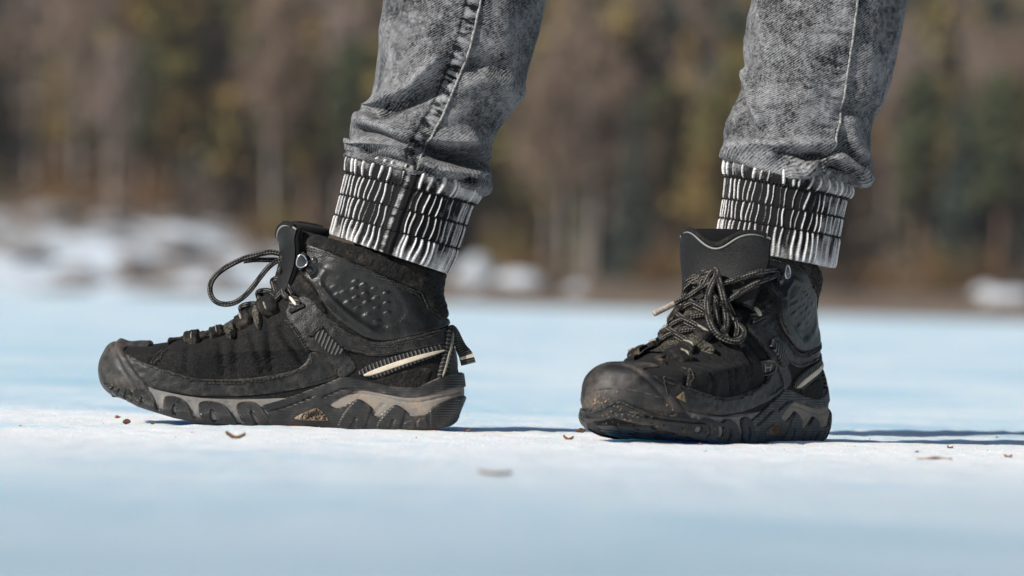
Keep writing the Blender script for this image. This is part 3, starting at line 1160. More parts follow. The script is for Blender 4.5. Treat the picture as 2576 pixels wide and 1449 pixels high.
LUGS = [cA((595, 775), (800, 808), (850, 870), (885, 940), (918, 1060), (900, 1100), (600, 955), (572, 900)),
        cA((1010, 905), (1060, 880), (1180, 895), (1290, 945), (1335, 1010), (1405, 1130), (1385, 1205), (1200, 1165), (1015, 1100), (998, 1040)),
        cA((1475, 985), (1540, 950), (1680, 960), (1800, 995), (1875, 1060), (2005, 1230), (1985, 1285), (1800, 1255), (1505, 1190), (1478, 1060)),
        cB((395, 860), (438, 778), (600, 760), (700, 770), (765, 805), (830, 860), (905, 960), (1010, 1080), (1220, 1190), (900, 1210), (520, 1130), (425, 950)),
        cC((100, 1150), (250, 900), (430, 735), (470, 722), (535, 738), (700, 850), (722, 905), (690, 960), (570, 1240), (450, 1260), (130, 1230)),
        cC((770, 1200), (830, 1060), (1080, 830), (1130, 825), (1200, 850), (1305, 930), (1290, 980), (1180, 1260), (1100, 1280), (800, 1250)),
        cC((1255, 1100), (1450, 1060), (1450, 1235), (1230, 1240)), cC((1475, 1060), (1660, 1020), (1670, 1230), (1470, 1235)),
        cC((1690, 915), (1760, 862), (2000, 745), (2200, 692), (2400, 672), (2450, 900), (2350, 1080), (2100, 1200), (1700, 1240), (1685, 1120), (1700, 1000))]
NOTCH = [cA((715, 840), (770, 1030), (670, 1000)), cA((1150, 945), (1225, 1130), (1110, 1110)), cA((1620, 1000), (1780, 1220), (1640, 1220)), cB((565, 830), (890, 1150), (730, 1130)),
         cC((490, 930), (400, 1240), (270, 1240)), cC((1150, 990), (1030, 1260), (910, 1260)), None, None, None]
MUD = cB((1390, 1030), (1560, 950), (1740, 880), (1800, 880), (1900, 950), (1980, 1040), (1995, 1100), (1400, 1075))
QUILT = [cL((600, 870), (600, 960), (590, 1020)), cL((800, 830), (812, 920), (818, 1025)), cL((985, 770), (1030, 900), (1060, 1010)), cL((1165, 730), (1230, 850), (1310, 960)), cL((460, 850), (410, 900), (375, 955)),
         cL((890, 790), (895, 900), (890, 1020)), cL((1080, 650), (1100, 800), (1110, 1000))]
SGROOVE = [cA((840, 765), (1200, 862), (1700, 910), (2029, 920)) + cB((400, 712), (1000, 692), (1500, 632)), cB((1500, 630), (1800, 510), (2040, 422)), cC((0, 500), (200, 610), (700, 640), (1200, 770), (1500, 790), (1800, 720), (2240, 605)),
           cA((945, 870), (930, 1030)), cA((1370, 960), (1400, 1100)), cA((1870, 970), (1960, 1150)), cC((900, 815), (740, 985))]
BGROOVE = [cB((1000, 930), (1200, 885), (1700, 690)), cB((1890, 690), (2250, 545), (2450, 540)), cC((0, 640), (200, 545), (400, 550), (900, 600)), cB((2000, 790), (2200, 690), (2576, 580))]
STITCH = [(cL((240, 925), (420, 997), (600, 1052), (800, 1073), (1000, 1063), (1150, 1040)) + cR((150, 1012), (240, 975), (268, 935), (272, 895)), .0018),
          (cL((600, 1062), (800, 1082), (1000, 1072), (1150, 1050)) + cR((160, 1020), (255, 980), (280, 935), (284, 900)), .0018),
          (cR((340, 900), (400, 970), (425, 1020), (400, 1040), (250, 1075)), .0018),
          (cR((235, 235), (420, 292), (640, 390), (850, 490), (930, 518), (955, 550), (975, 610), (1025, 668), (1105, 700)), .0022),
          (cR((240, 250), (420, 305), (640, 403), (840, 500), (915, 530), (942, 560)), .0022),
          (cR((230, 400), (255, 436), (305, 478), (340, 560), (395, 640), (490, 715)), .0022),
          (cR((215, 560), (285, 585), (330, 645), (395, 705), (500, 775), (600, 826), (710, 846), (860, 815), (1110, 745)), .0016),
          (cR((330, 660), (390, 718), (495, 788), (600, 838), (710, 860), (870, 830), (1100, 762)), .0016),
          (cR((470, 860), (600, 895), (700, 905), (900, 868), (1080, 832)), .0016),
          (cR((115, 690), (190, 780), (245, 880)), .0016), (cR((128, 690), (203, 780), (256, 876)), .0016),
          (cR((1112, 760), (1100, 850), (1080, 950), (1058, 1050)), .0022), (cR((1142, 760), (1138, 850), (1118, 960), (1090, 1045)), .0022),
          (cL((455, 860), (400, 920), (370, 955)), .0003), (cL((470, 870), (415, 930), (385, 962)), .0003)]
TABS = [cE((660, 1055), (675, 930), (780, 935), (880, 925), (885, 1050), (770, 1060)), cE((1000, 985), (1020, 840), (1100, 800), (1195, 775), (1232, 925), (1120, 960)),
        cE((1395, 880), (1365, 670), (1450, 610), (1560, 575), (1625, 765), (1520, 830)), cE((1750, 690), (1680, 520), (1780, 460), (1890, 430), (1995, 600), (1880, 660))]
TMARK = [cE((740, 1000), (755, 945), (790, 940), (775, 995)), cE((1080, 905), (1085, 830), (1120, 825), (1110, 895)), cE((1450, 755), (1425, 660), (1470, 640), (1490, 740)), cE((1800, 590), (1760, 490), (1800, 470), (1832, 580))]
EYESTAY = cE((430, 1085), (560, 1015), (700, 1000), (880, 1000), (1000, 965), (1230, 900), (1400, 820), (1620, 710), (1760, 620), (1990, 560), (1890, 380), (1560, 530), (1195, 730), (880, 880), (660, 890), (480, 960))
OVALS = [cE((1235, 930), (1245, 830), (1300, 770), (1380, 770), (1390, 880), (1340, 980), (1280, 985)), cE((1625, 700), (1640, 600), (1700, 560), (1735, 660), (1740, 780), (1715, 880), (1670, 850))]


def ln_along(a, b):
    a, b = near([a])[0], near([b])[0]
    d = (b - a) / np.linalg.norm(b - a)
    return lambda U, W: ((U - a[0]) * d[0] + (W - a[1]) * d[1]) / 2981.0


def build_boot(root, asym, lateral):
    upper, sole, zbp = make_surfs(asym)
    B = Boot()
    B.root = root
    # ---- base shell
    ts, vs = np.linspace(-1, 1, 261), np.linspace(0, 1, 105)
    T, V, P, N = surf_grid(upper, ts, vs)
    U, W = upx(P)
    q = groove(QUILT, .0034, 5)(U, W, T)
    vamp = poly_sd(near(cL((200, 870), (480, 800), (1000, 560), (1150, 600), (1360, 900), (1200, 1040), (800, 1070), (400, 1000))), U, W)
    puff = .0018 * vnoise(P * [1, .4, .4], 70, 2) * smooth01(vamp / 20)
    P2 = P + N * (q + puff)[..., None]
    o = mesh_obj('upper', P2.reshape(-1, 3), grid_faces(105, 261), M['fabric'], root)
    tag(o)
    # look-up of the near side
    m = T > 0
    B.kd = kdtree.KDTree(int(m.sum()))
    B.kp, B.kn = P[m], N[m]
    for i, (a, b) in enumerate(zip(U[m], W[m])):
        B.kd.insert((a, b, 0), i)
    B.kd.balance()
    B.upper = upper

    def at(pts, off=0.0, far=False):
        out = []
        for u, v in near(pts):
            _, i, _ = B.kd.find((u, v, 0))
            p = B.kp[i] + B.kn[i] * off
            out.append(p * [1, -1, 1] if far else p)
        return np.array(out)
    B.at = at
    # ---- padded collar rim and lining
    tt = np.linspace(-.93, .93, 160)
    rim = upper(tt, np.full(160, .985))
    rim = rim + np.array([.0, 0, .001]) - np.stack([0 * tt, np.sign(tt) * -1 * .0035, 0 * tt], 1)
    V_, F_, L_, A_ = tube_arrays(rim, .0062 * (1 + .08 * np.sin(np.arange(160) * .9)), 12)
    mesh_obj('collar_rim', V_, F_, M['mesh'], root, True, {'ln': L_, 'an': A_})
    T3, V3, P3, N3 = surf_grid(upper, np.linspace(-.95, .95, 100), np.linspace(.45, .99, 40))
    mesh_obj('lining', (P3 - N3 * .008).reshape(-1, 3), grid_faces(40, 100), M['lining'], root)
    # ---- panels
    def pan(name, mat, pts, thick, bev=6, disp=None, side=None, attrs=None, parent=None, n=(520, 200), cut=(), base=0.0, depth=.002, nn=2, edge=.35, tr=(-1, 1), vr=(0, 1)):
        f = sd_poly(pts, nn, side)
        if cut:
            f = sd_cut(f, *[sd_poly(c, 2) for c in cut])
        return panel(name, M[mat], parent or root, upper, f, thick, bev, depth, disp, tr, vr, n, edge, attrs, base)

    def lumps(k, a, seed):
        return lambda U, W, T: a * vnoise(np.stack([U, W, T * 300], -1) / 100.0, k, seed)
    ridge = near(chaikin(cA((560, 120), (420, 160), (340, 220), (320, 270), (400, 430), (520, 620), (640, 780)), 2, False))

    def cap_disp(U, W, T):
        d = pl_dist(ridge, U, W)
        return .0052 * smooth01((892 - W) / 30) * (.35 + .65 * smooth01((384 - U) / 45)) - .0010 * smooth01((6 - d) / 6) + .0006 * vnoise(np.stack([U, W, T * 300], -1) / 100.0, 6, 4)
    pan('toe_cap', 'rubber', TOE, .0034, 12, cap_disp, n=(480, 180), depth=.003)
    pan('mudguard', 'rand', RAND, .0016, 5, lumps(9, .0005, 3), n=(480, 180))
    slots = [cR((262, 792), (340, 735), (356, 745), (280, 806)), cR((140, 632), (232, 600), (238, 612), (150, 648))]
    pan('saddle_panel', 'saddle', SADDLE, .0016, 5, lumps(7, .0007, 6), n=(480, 180), cut=slots)
    pp = near(chaikin(PATCH, 2))
    dots = near(DOTS)
    crs = [near(chaikin(c, 2, False)) for c in (cR((375, 372), (420, 395), (470, 405)), cR((335, 480), (420, 580), (520, 670), (640, 750)), cR((360, 400), (330, 440), (340, 480)))]

    def ank(U, W, T):
        s = poly_sd(pp, U, W)
        h = -.0011 * smooth01((s + 8) / 18)
        for i, (a, b) in enumerate(dots):
            big = 1.0 if i < 16 else .55
            e = ((U - a) / 8.6) ** 2 + ((W - b + .25 * (U - a)) / 5.6) ** 2
            h = h + (.0006 if lateral else .0011) * big * np.exp(-e ** 2)
        for c in crs:
            h = h + .0008 * np.exp(-(pl_dist(c, U, W) / 6) ** 2)
        return h + .0007 * vnoise(np.stack([U, W, T * 300], -1) / 100.0, 4, 5)
    pan('ankle_panel', 'leather', ANKLE, .0022, 6, ank, n=(500, 210), vr=(.4, 1))
    pan('collar', 'mesh', COLLAR, .0042, 16, lumps(12, .0007, 8), n=(420, 170), vr=(.35, 1), edge=.1)
    for tr in ((.2, .995), (-.995, -.2)):
        st = pan('heel_strap', 'web', STRAP, .0028, 3, None, n=(320, 260), attrs=ln_along(STRAP[0], STRAP[4]), nn=1, tr=tr)
        pan('stripe', 'beige', STRIPE, .0036, 2, None, n=(320, 260), parent=st, nn=1, tr=tr)
        pan('heel_counter', 'mesh', COUNTER, .0009, 4, None, n=(260, 220), tr=tr)
        bw = pan('heel_webbing', 'web', BACKWEB, .0032, 3, None, n=(350, 220), attrs=ln_along(BACKWEB[0], BACKWEB[4]), nn=1, tr=tr)
        pan('stripe', 'olive', BACKLINE, .0040, 2, None, n=(350, 240), parent=bw, nn=1, tr=tr)
    for tr in ((.05, .95), (-.95, -.05)):
        pan('webbing_tab', 'web', TAB, .0036, 3, None, n=(320, 260), attrs=ln_along(TAB[0], TAB[4]), nn=1, tr=tr)
    for a, b in ((cR((268, 788))[0], cR((346, 738))[0]), (cR((146, 640))[0], cR((236, 606))[0])):
        for far in (False, True):
            p = at([a, ((a[0] + b[0]) / 2, (a[1] + b[1]) / 2 - 1), b], .0028, far)
            tube('slot_edge', p, .0017, M['lug'], root, 8, .001)
    for tr in ((.05, .8), (-.8, -.05)):
        lo = pan('lace_loop', 'web', LOOP, .0040, 4, None, n=(400, 360), attrs=ln_along(LOOP[1], LOOP[4]), nn=1, vr=(.5, 1), tr=tr)
        pan('stripe', 'beige', cR((138, 562), (160, 556), (200, 606), (178, 616)), .0052, 2, None, n=(400, 360), parent=lo, nn=1, vr=(.5, 1), tr=tr)
    pan('heel_cup', 'rubber', HEELCUP, .0014, 4, None, n=(640, 200))
    for tr in ((.09, .7), (-.7, -.09)):
        pan('eyestay', 'fabric', EYESTAY, .0046, 8, lumps(22, .0007, 7), n=(360, 300), vr=(.3, 1), tr=(tr[0] - .02 if tr[0] > 0 else tr[0], tr[1] if tr[0] > 0 else tr[1] + .02))
        for k in range(4):
            e = pan('eyelet_tab', 'fabric', TABS[k], .0072, 7, lumps(14, .0008, k), n=(300, 300), vr=(.3, 1), tr=tr)
            pan('tab_mark', 'olive', [(u_ + 6, w_ + 10) for u_, w_ in TMARK[k]], .0082, 2.5, None, n=(480, 420), vr=(.3, 1), tr=tr, parent=e, nn=1)
        for k in range(2):
            pan('mesh_inset', 'scale', OVALS[k], .0058, 4, None, n=(420, 360), vr=(.3, 1), tr=tr)
    # ---- pull loop at the heel
    c = lp(cR((1112, 742), (1142, 728), (1168, 752), (1184, 812), (1202, 868), (1230, 905), (1246, 962)))
    c = np.array(chaikin(np.stack([c[:, 0], np.linspace(.001, -.006, 7), c[:, 1]], 1), 3, False))
    c = resample(c, n=46)
    tw = np.linspace(0, 1.25, 46) ** 1.5
    t_, n_, b_ = frames(c)
    sv = np.array([0, -1.0, 0]) - t_ * (t_ @ np.array([0, -1.0, 0]))[:, None]
    sv /= np.linalg.norm(sv, axis=1)[:, None]
    nv = np.cross(t_, sv)
    wv = sv * np.cos(tw)[:, None] + nv * np.sin(tw)[:, None]
    nn_ = np.cross(t_, wv)
    hw = .0062

    def ribbon(name, hw, th, mat, parent, i0=0, i1=46, off=0.0):
        cc, ww_, mm = c[i0:i1], wv[i0:i1], nn_[i0:i1]
        ring = np.stack([cc - ww_ * hw + mm * (th + off), cc + ww_ * hw + mm * (th + off), cc + ww_ * hw - mm * (th + off), cc - ww_ * hw - mm * (th + off)], 1)
        n_r = len(cc)
        L = np.repeat(np.arange(n_r) * .0016, 4)
        F = grid_faces(n_r, 4, True) + [(3, 2, 1, 0), tuple((n_r - 1) * 4 + k for k in range(4))]
        return mesh_obj(name, ring.reshape(-1, 3), F, mat, parent, False, {'ln': L})
    pl = ribbon('pull_loop', hw, .0012, M['web'], root)
    ribbon('stripe', .0063, .0014, M['beige'], pl, 37, 41)
    # ---- tongue
    tp = lp([(690, 735), (704, 690), (712, 655), (712, 615), (706, 580), (710, 556)])
    hk = np.array([0, .2, .38, .62, .84, 1.0])

    def tong(a, h):
        a, h = np.broadcast_arrays(np.asarray(a, float), np.asarray(h, float))
        c_ = herm(h, hk, tp)
        if lateral:
            back = np.abs(a) ** 2.2 * (.010 + .010 * h)
        else:
            back = np.abs(a) ** 2.2 * np.where(a < 0, .010 + .007 * h, .013 + .028 * h)
        y = a * (.034 + .008 * smooth01(h * 1.4)) + .004 * h * (1 if not lateral else 0)
        return np.stack([c_[..., 0] + back, y, c_[..., 1] - .006 * np.abs(a) ** 4 * (h > -1)], -1)
    na, nh = 61, 70
    A_, H_ = np.meshgrid(np.linspace(-1, 1, na), np.linspace(0, 1, nh))
    Pf = tong(A_, H_)
    Nf = np.cross(np.gradient(Pf, axis=1), np.gradient(Pf, axis=0))
    Nf /= np.linalg.norm(Nf, axis=-1, keepdims=True) + 1e-12
    if Nf[nh // 2, na // 2, 0] > 0:
        Nf = -Nf
    th = .0135 * np.sqrt(np.maximum(1 - np.abs(A_) ** 6, .02)) * np.sqrt(np.maximum(1 - np.clip((H_ - .86) / .14, 0, 1) ** 2 * .9, .05))
    bul = .0022 * np.sqrt(np.maximum(1 - np.abs(A_) ** 4, 0)) * smooth01((1.02 - H_) / .12)
    front = Pf + Nf * bul[..., None]
    back_ = Pf - Nf * th[..., None]
    nvv = na * nh
    F = grid_faces(nh, na) + [tuple(nvv + i for i in reversed(f)) for f in grid_faces(nh, na)]
    F += [(j + (nh - 1) * na, j + 1 + (nh - 1) * na, nvv + j + 1 + (nh - 1) * na, nvv + j + (nh - 1) * na) for j in range(na - 1)]
    for j in (0, na - 1):
        F += [(i * na + j, (i + 1) * na + j, nvv + (i + 1) * na + j, nvv + i * na + j) for i in range(nh - 1)]
    ton = mesh_obj('tongue', np.concatenate([front.reshape(-1, 3), back_.reshape(-1, 3)]), F, M['lining'], root)
    B.tong = tong
    # leather face with a dipping top edge
    a2 = np.linspace(-.97, .97, 61)
    edge = .97 - .27 * np.exp(-((a2 + .05) / .45) ** 2) - .02 * np.abs(a2) ** 8
    s2 = np.linspace(.02, 1, 60)
    A2, S2 = np.meshgrid(a2, s2)
    H2 = S2 * edge[None, :]
    Pl = tong(A2, H2)
    Nl = np.cross(np.gradient(Pl, axis=1), np.gradient(Pl, axis=0))
    Nl /= np.linalg.norm(Nl, axis=-1, keepdims=True) + 1e-12
    if Nl[30, 30, 0] > 0:
        Nl = -Nl
    face = Pl + Nl * (.0022 * np.sqrt(np.maximum(1 - np.abs(A2) ** 4, 0)) + .0014)[..., None]
    mesh_obj('tongue_face', face.reshape(-1, 3), grid_faces(60, 61), M['tonguelea'], ton)
    tube('piping', face[-1, ::2] + Nl[-1, ::2] * .0003, .0009, M['piping'], ton, 6, .001, 1, 1)
    tube('binding', tong(a2[1:-1], edge[1:-1] + .045)[::2] + np.array([-.0034, 0, 0]), .0024, M['mesh'], ton, 6, .0012, 1, 1)
    # gusset under the laces
    T4, V4, P4, N4 = surf_grid(upper, np.linspace(-.16, .16, 70), np.linspace(.50, .90, 90))
    mesh_obj('gusset', (P4 + N4 * .0018).reshape(-1, 3), grid_faces(90, 70), M['scale'], root)
    # ---- midsole
    ts, vs = np.linspace(-1, 1, 400), np.linspace(-.02, 1.0, 50)
    T, V, P, N = surf_grid(sole, ts, vs)
    U, W = upx(P)
    g = groove(SGROOVE, .0012, 2.6)(U, W, T)
    P2 = P + N * g[..., None]
    nr, nc = T.shape
    Vv = P2.reshape(-1, 3)
    F = grid_faces(nr, nc)
    # top ledge and bottom sheet
    inr = P[-1] * [1, .72, 1] + [0, 0, .001]
    k0 = len(Vv)
    Vv = np.concatenate([Vv, inr])
    F += [((nr - 1) * nc + j, (nr - 1) * nc + j + 1, k0 + j + 1, k0 + j) for j in range(nc - 1)]
    half = nc // 2
    for j in range(half - 1):
        F.append((j, j + 1, nc - 2 - j, nc - 1 - j))
    mesh_obj('midsole', Vv, F, M['midsole'], root)
    n_s = (660, 84)

    def span(name, mat, pts, thick, bev, disp=None, cut=(), parent=None, nn=2, vr=(-.14, 1.0), depth=.003, edge=.3, n=n_s, tr=(-1, 1)):
        f = sd_poly(pts, nn)
        if cut:
            f = sd_cut(f, *[sd_poly(c_, 1) for c_ in cut if c_])
        return panel(name, M[mat], parent or root, sole, f, thick, bev, depth, disp, tr, vr, n, edge)
    span('shank_band', 'outsole', SHANK, .0016, 5, groove(BGROOVE, .0014, 2.4))
    outs = span('outsole', 'outsole', OUTSOLE, .0015, 5, groove(BGROOVE, .0014, 2.4), vr=(-.06, 1.0))
    span('sole_edge', 'lug', FOOTLINE, .0012, 4, parent=outs, vr=(-.06, .9), nn=1)
    for k, (lg, nt_) in enumerate(zip(LUGS, NOTCH)):
        if nt_:
            cn = np.mean(nt_, 0)
            nt_ = [((u_ - cn[0]) * .62 + cn[0], (v_ - cn[1]) * .9 + cn[1] + 2) for u_, v_ in nt_]
        for tr in (((.03, .985), (-.985, -.03)) if k != 8 else ((-1, 1),)):
            span('lug', 'lug' if k < 4 else 'outsole', lg, .0024 if k != 8 else .0022, 5, None, (nt_,), outs, 1, (-.15, .95), .006, tr=tr, n=(330 if k != 8 else 660, 84))
    toe_n = [cA((318, 715), (330, 730), (290, 830), (268, 800)), cA((398, 742), (410, 752), (385, 880), (362, 850)), cA((486, 770), (500, 775), (500, 930), (474, 900))]
    tl = cA((60, 640), (240, 735), (400, 770), (560, 790), (590, 960), (480, 930), (200, 800), (60, 720))
    for tr in ((.0, .5), (-.5, -.0)):
        panel('toe_lug', M['lug'], outs, sole, sd_cut(sd_poly(tl, 1), *[sd_poly([(np.array(c_).mean(0)[0] + (a_ - np.array(c_).mean(0)[0]) * .9, np.array(c_).mean(0)[1] + (b_ - np.array(c_).mean(0)[1]) * .6 + 4) for a_, b_ in c_], 0) for c_ in toe_n]), .0024, 4, .004, None, tr, (-.15, 1.4), (350, 120), .3)
    for tr in (((.1, .95),) if lateral else ((.1, .95), (-.95, -.1))):
        span('dried_mud', 'mud', MUD, .0032, 6, lambda U, W, T: .0035 * fbm(np.stack([U, W, T * 0], -1) / 100., 16, 2, 3), n=(600, 160), tr=tr)
    # ---- tread blocks underneath
    bl = MB()
    xs = np.linspace(lp([(300, 1000)])[0, 0], lp([(1140, 1000)])[0, 0], 20)
    for i, x in enumerate(xs):
        zb = float(np.interp(x, zbp[:, 0], zbp[:, 1]))
        if 0.44 < i / 19 < .60:
            continue
        qx = i / 19 * .96 + .02
        hwid = float(herm(np.array([qx]), QK, np.array([.046, .0525, .0515, .044, .0405, .0405, .040]))[0] * rnd(np.array([qx / .27]), 2.35)[0] * rnd(np.array([(1 - qx) / .15]), 2.3)[0])
        cols = 3 if i % 2 else 4
        for j in range(cols):
            yy = (-1 + 2 * (j + .5) / cols) * (hwid - .012) + asym * .010 * (1 - qx) ** 2
            if hwid < .02:
                continue
            sl = float(np.interp(x + .004, zbp[:, 0], zbp[:, 1]) - np.interp(x - .004, zbp[:, 0], zbp[:, 1])) / .008
            ax = np.array([.0048, 0, .0048 * sl])
            V_, F_ = box_arrays(np.array([x, yy, zb + .0012]), ax, np.array([.0008, hwid / cols * .72, 0]), np.array([0, 0, .0026]))
            mesh_obj('tread_block', V_, F_, M['lug' if (i + j) % 3 else 'outsole'], outs, False)
    # ---- stitching
    mb = MB()
    for pts, off in STITCH:
        pth = resample(chaikin(pts, 2, False), 7.0)
        for far in (False, True):
            P_ = at(pth, off + .0004, far)
            for a_, b_ in zip(P_[:-1], P_[1:]):
                d = b_ - a_
                L = np.linalg.norm(d)
                if L < 1e-5 or L > .012:
                    continue
                d = d / L
                s_ = np.cross(d, [0, 1.0, 0])
                s_ /= np.linalg.norm(s_) + 1e-9
                mb.add(*box_arrays((a_ + b_) / 2, d * L * .33, s_ * .00042, np.cross(d, s_) * .0005))
    so = mb.obj('stitching', M['thread'], root, False)
    tag(so, kind='stuff')
    # ---- lace hook with two rivets, on both sides
    for far in (False, True):
        base = cD((1500, 640), (1560, 660), (1560, 720), (1500, 840), (1440, 880), (1395, 850), (1390, 800), (1450, 740))
        sgn = -1 if not far else 1
        pc = at(base, .0026, far)
        pc[:, 1] = pc[:, 1].mean()
        k = len(pc)
        pc2 = chaikin(pc, 2)
        k = len(pc2)
        Vv = np.concatenate([pc2 - [0, sgn * .002, 0], pc2 + [0, sgn * .0012, 0]])
        F = [(i, (i + 1) % k, k + (i + 1) % k, k + i) for i in range(k)] + [tuple(range(k, 2 * k)), tuple(range(k - 1, -1, -1))]
        hk_ = mesh_obj('lace_hook', Vv, F, M['metal'], root, False)

        def dome(name, ctr, r, hgt, mt):
            p0 = at([ctr], .0036, far)[0]
            p0[1] = pc[0, 1] + sgn * .0010
            rs = np.linspace(0, 1, 6)
            an = np.linspace(0, 2 * np.pi, 16, endpoint=False)
            V_ = np.array([[p0[0] + r * q_ * np.cos(a_), p0[1] + sgn * hgt * math.sqrt(max(1 - q_ * q_, 0)), p0[2] + r * q_ * np.sin(a_)] for q_ in rs[::-1] for a_ in an])
            return mesh_obj(name, V_, grid_faces(6, 16, True), M[mt], hk_)
        dome('rivet', cD((1492, 700))[0], .0031, .0016, 'metal')
        dome('rivet', cD((1438, 822))[0], .0031, .0016, 'metal')
        # the hook itself: a bent plate standing off the leather
        hp = at(cD((1430, 730), (1390, 690), (1350, 690)), .004, far)
        hp[:, 1] = pc[0, 1] + sgn * np.array([.001, .006, .0085])
        tube('hook_arm', hp, .0022, M['metal'], hk_, 8, .001)
        p0 = hp[-1]
        an = np.linspace(0, 2 * np.pi, 20, endpoint=False)
        rr = .0046 * (1 + .10 * np.cos(3 * an + .9))
        rim_ = np.stack([p0[0] + rr * np.cos(an) * .95, 0 * an + p0[1], p0[2] + rr * np.sin(an) * 1.15], 1)
        k = 20
        Vv = np.concatenate([rim_ - [0, sgn * .0008, 0], rim_ + [0, sgn * .0012, 0], (rim_ - p0) * .78 + p0 + [0, sgn * .0016, 0]])
        F = [(i, (i + 1) % k, k + (i + 1) % k, k + i) for i in range(k)] + [(k + i, k + (i + 1) % k, 2 * k + (i + 1) % k, 2 * k + i) for i in range(k)] + [tuple(range(2 * k, 3 * k))]
        mesh_obj('hook_head', Vv, F, M['metal'], hk_, True)
        tube('hook_rim', np.concatenate([rim_, rim_[:2]]) + [0, sgn * .0012, 0], .0006, M['chip'], hk_, 6, .0008)
    # ---- laces across the throat
    vrow = [.555, .62, .69, .755, .82]
    E = []
    for v_ in vrow:
        pt = {}
        for s_ in (-1, 1):
            p = upper(np.array([s_ * .155]), np.array([v_]))[0]
            pt[s_] = p + np.array([.001, -s_ * .0005, .0015 if v_ > .56 else -.003])
        E.append(pt)
    for k in range(0 if lateral else 1, 5):
        for s_ in (-1, 1):
            if k < 4:
                a_, b_ = E[k][s_], E[k + 1][-s_]
            else:
                a_, b_ = E[4][s_], B.tong(-.75 * -s_, .22) + np.array([-.006, 0, .002])
            mid = (a_ + b_) / 2
            c1 = upper(np.array([0.0]), np.array([min(vrow[k] + .04, .86)]))[0] + np.array([-.001, 0, .0045 + .0012 * (s_ > 0)])
            for dz in ((0, .0040) if k < 4 else (0,)):
                o3 = np.array([-dz * .55, 0, dz * .8])
                tube('lace', [a_ + o3 * .4, a_ * .7 + c1 * .3 + [0, 0, .002] + o3, c1 + o3, b_ * .7 + c1 * .3 + [0, 0, .002] + o3, b_ + o3 * .4], .0023, M['lace'], root, 10, .0012)
    return B


left = empty('hiking_boot', (X0, 0, 0))
tag(left, 'black hiking boot seen side-on with toe pointing left and lace loop sticking out', 'boot', 'worn black hiking boots')
BL = build_boot(left, -1, False)

YAW, RPX, RPY, RPIT = math.radians(58), 0.0, 0.0, math.radians(0.4)
heel_local = np.array([lp([(1130, 1080)])[0, 0], 0, 0])
HEEL_W = np.array([float(px([(2003, 1100)], -.03)[0, 0]), -.035, .0])
right = empty('hiking_boot')
Rm = Matrix.Translation(Vector(HEEL_W)) @ Matrix.Rotation(YAW, 4, 'Z') @ Matrix.Rotation(RPIT, 4, 'Y') @ Matrix.Translation(-Vector(heel_local))
right.matrix_world = Rm
tag(right, 'black hiking boot turned towards the camera with scuffed dusty toe cap and tied laces', 'boot', 'worn black hiking boots')
BR = build_boot(right, 1, True)
RMn = np.array(Rm)
# this foot stands flatter: less toe spring than the stepping one
xa, xb = lp([(690, 1000)])[0, 0], lp([(250, 1000)])[0, 0]
x_f = lp([(760, 600)])[0, 0]


def stance(P, tongue=False):
    P = np.array(P, float)
    P[:, 2] -= .0095 * np.clip((P[:, 0] - xa) / (xb - xa), 0, 1.1) ** 1.4
    if not tongue:                          # loosely laced: the outer flap stands open
        g = smooth01((P[:, 2] - .085) / .05) * smooth01((x_f + .115 - P[:, 0]) / .115) * smooth01((-P[:, 1] + .004) / .012)
        P[:, 0] += .026 * g
        P[:, 1] -= .009 * g
    return P


for o_ in right.children_recursive:
    if o_.type == 'MESH':
        v_ = np.empty(len(o_.data.vertices) * 3)
        o_.data.vertices.foreach_get('co', v_)
        v_ = stance(v_.reshape(-1, 3), o_.name.split('.')[0] in ('tongue', 'tongue_face', 'piping', 'binding', 'lace', 'gusset'))
        o_.data.vertices.foreach_set('co', v_.ravel())
        o_.data.update()


def rw(P):
    return np.asarray(P) @ RMn[:3, :3].T + RMn[:3, 3]


def rl(P):
    return (np.asarray(P) - RMn[:3, 3]) @ RMn[:3, :3]


# ---- bow of the side-on boot
def dpath(pts, ys):
    p = lp(pts, -.015)
    y = np.interp(np.linspace(0, 1, len(p)), np.linspace(0, 1, len(ys)), ys)
    return np.stack([p[:, 0], y, p[:, 1]], 1)


LR = .0023
tube('lace', dpath(cD((1110, 700), (1060, 600), (950, 572), (880, 572), (640, 630), (500, 680), (300, 790), (180, 900), (130, 1020), (150, 1150), (230, 1230), (360, 1252), (480, 1220), (600, 1130),
                      (700, 1010), (800, 870), (900, 750), (1000, 680), (1100, 650)), (-.012, -.016, -.024, -.028, -.022, -.014)), LR, M['lace'], left, 12)
tube('lace', dpath(cD((1090, 700), (1000, 668), (850, 672), (700, 668), (560, 688)), (-.006, -.010, -.012)), .0021, M['lace'], left, 12)
for k, (pts, ys) in enumerate([(((1050, 640), (1090, 630), (1125, 680), (1105, 770), (1065, 750), (1055, 690), (1080, 640)), (-.010, -.018, -.012)),
                               (((1040, 680), (1080, 720), (1120, 700), (1110, 640), (1060, 650)), (-.018, -.013, -.018))]):
    tube('lace', dpath(cD(*pts), ys), LR, M['lace'], left, 12)
hook_y = float(BL.at(cD((1350, 690)), .0)[0, 1]) - .006
tube('lace', dpath(cD((1080, 700), (1140, 665), (1230, 612), (1310, 590), (1365, 615), (1375, 680), (1350, 730), (1290, 790)), (-.014, -.024, hook_y, hook_y - .001, hook_y)), LR, M['lace'], left, 12)
q = BL.at(cD((1300, 780), (1225, 855), (1185, 920), (1165, 1000), (1185, 1060), (1225, 1130)), .0042)
tube('lace', q, LR, M['lace'], left, 12)
q = BL.at(cD((1165, 1010), (1110, 1050), (1095, 1110), (1120, 1170), (1160, 1190)), .0036)
tube('lace', q, LR, M['lace'], left, 12)
q = BL.at(cD((1180, 980), (1110, 1060), (1040, 1150), (990, 1200)), .0030)
tube('lace', q, LR, M['lace'], left, 12)

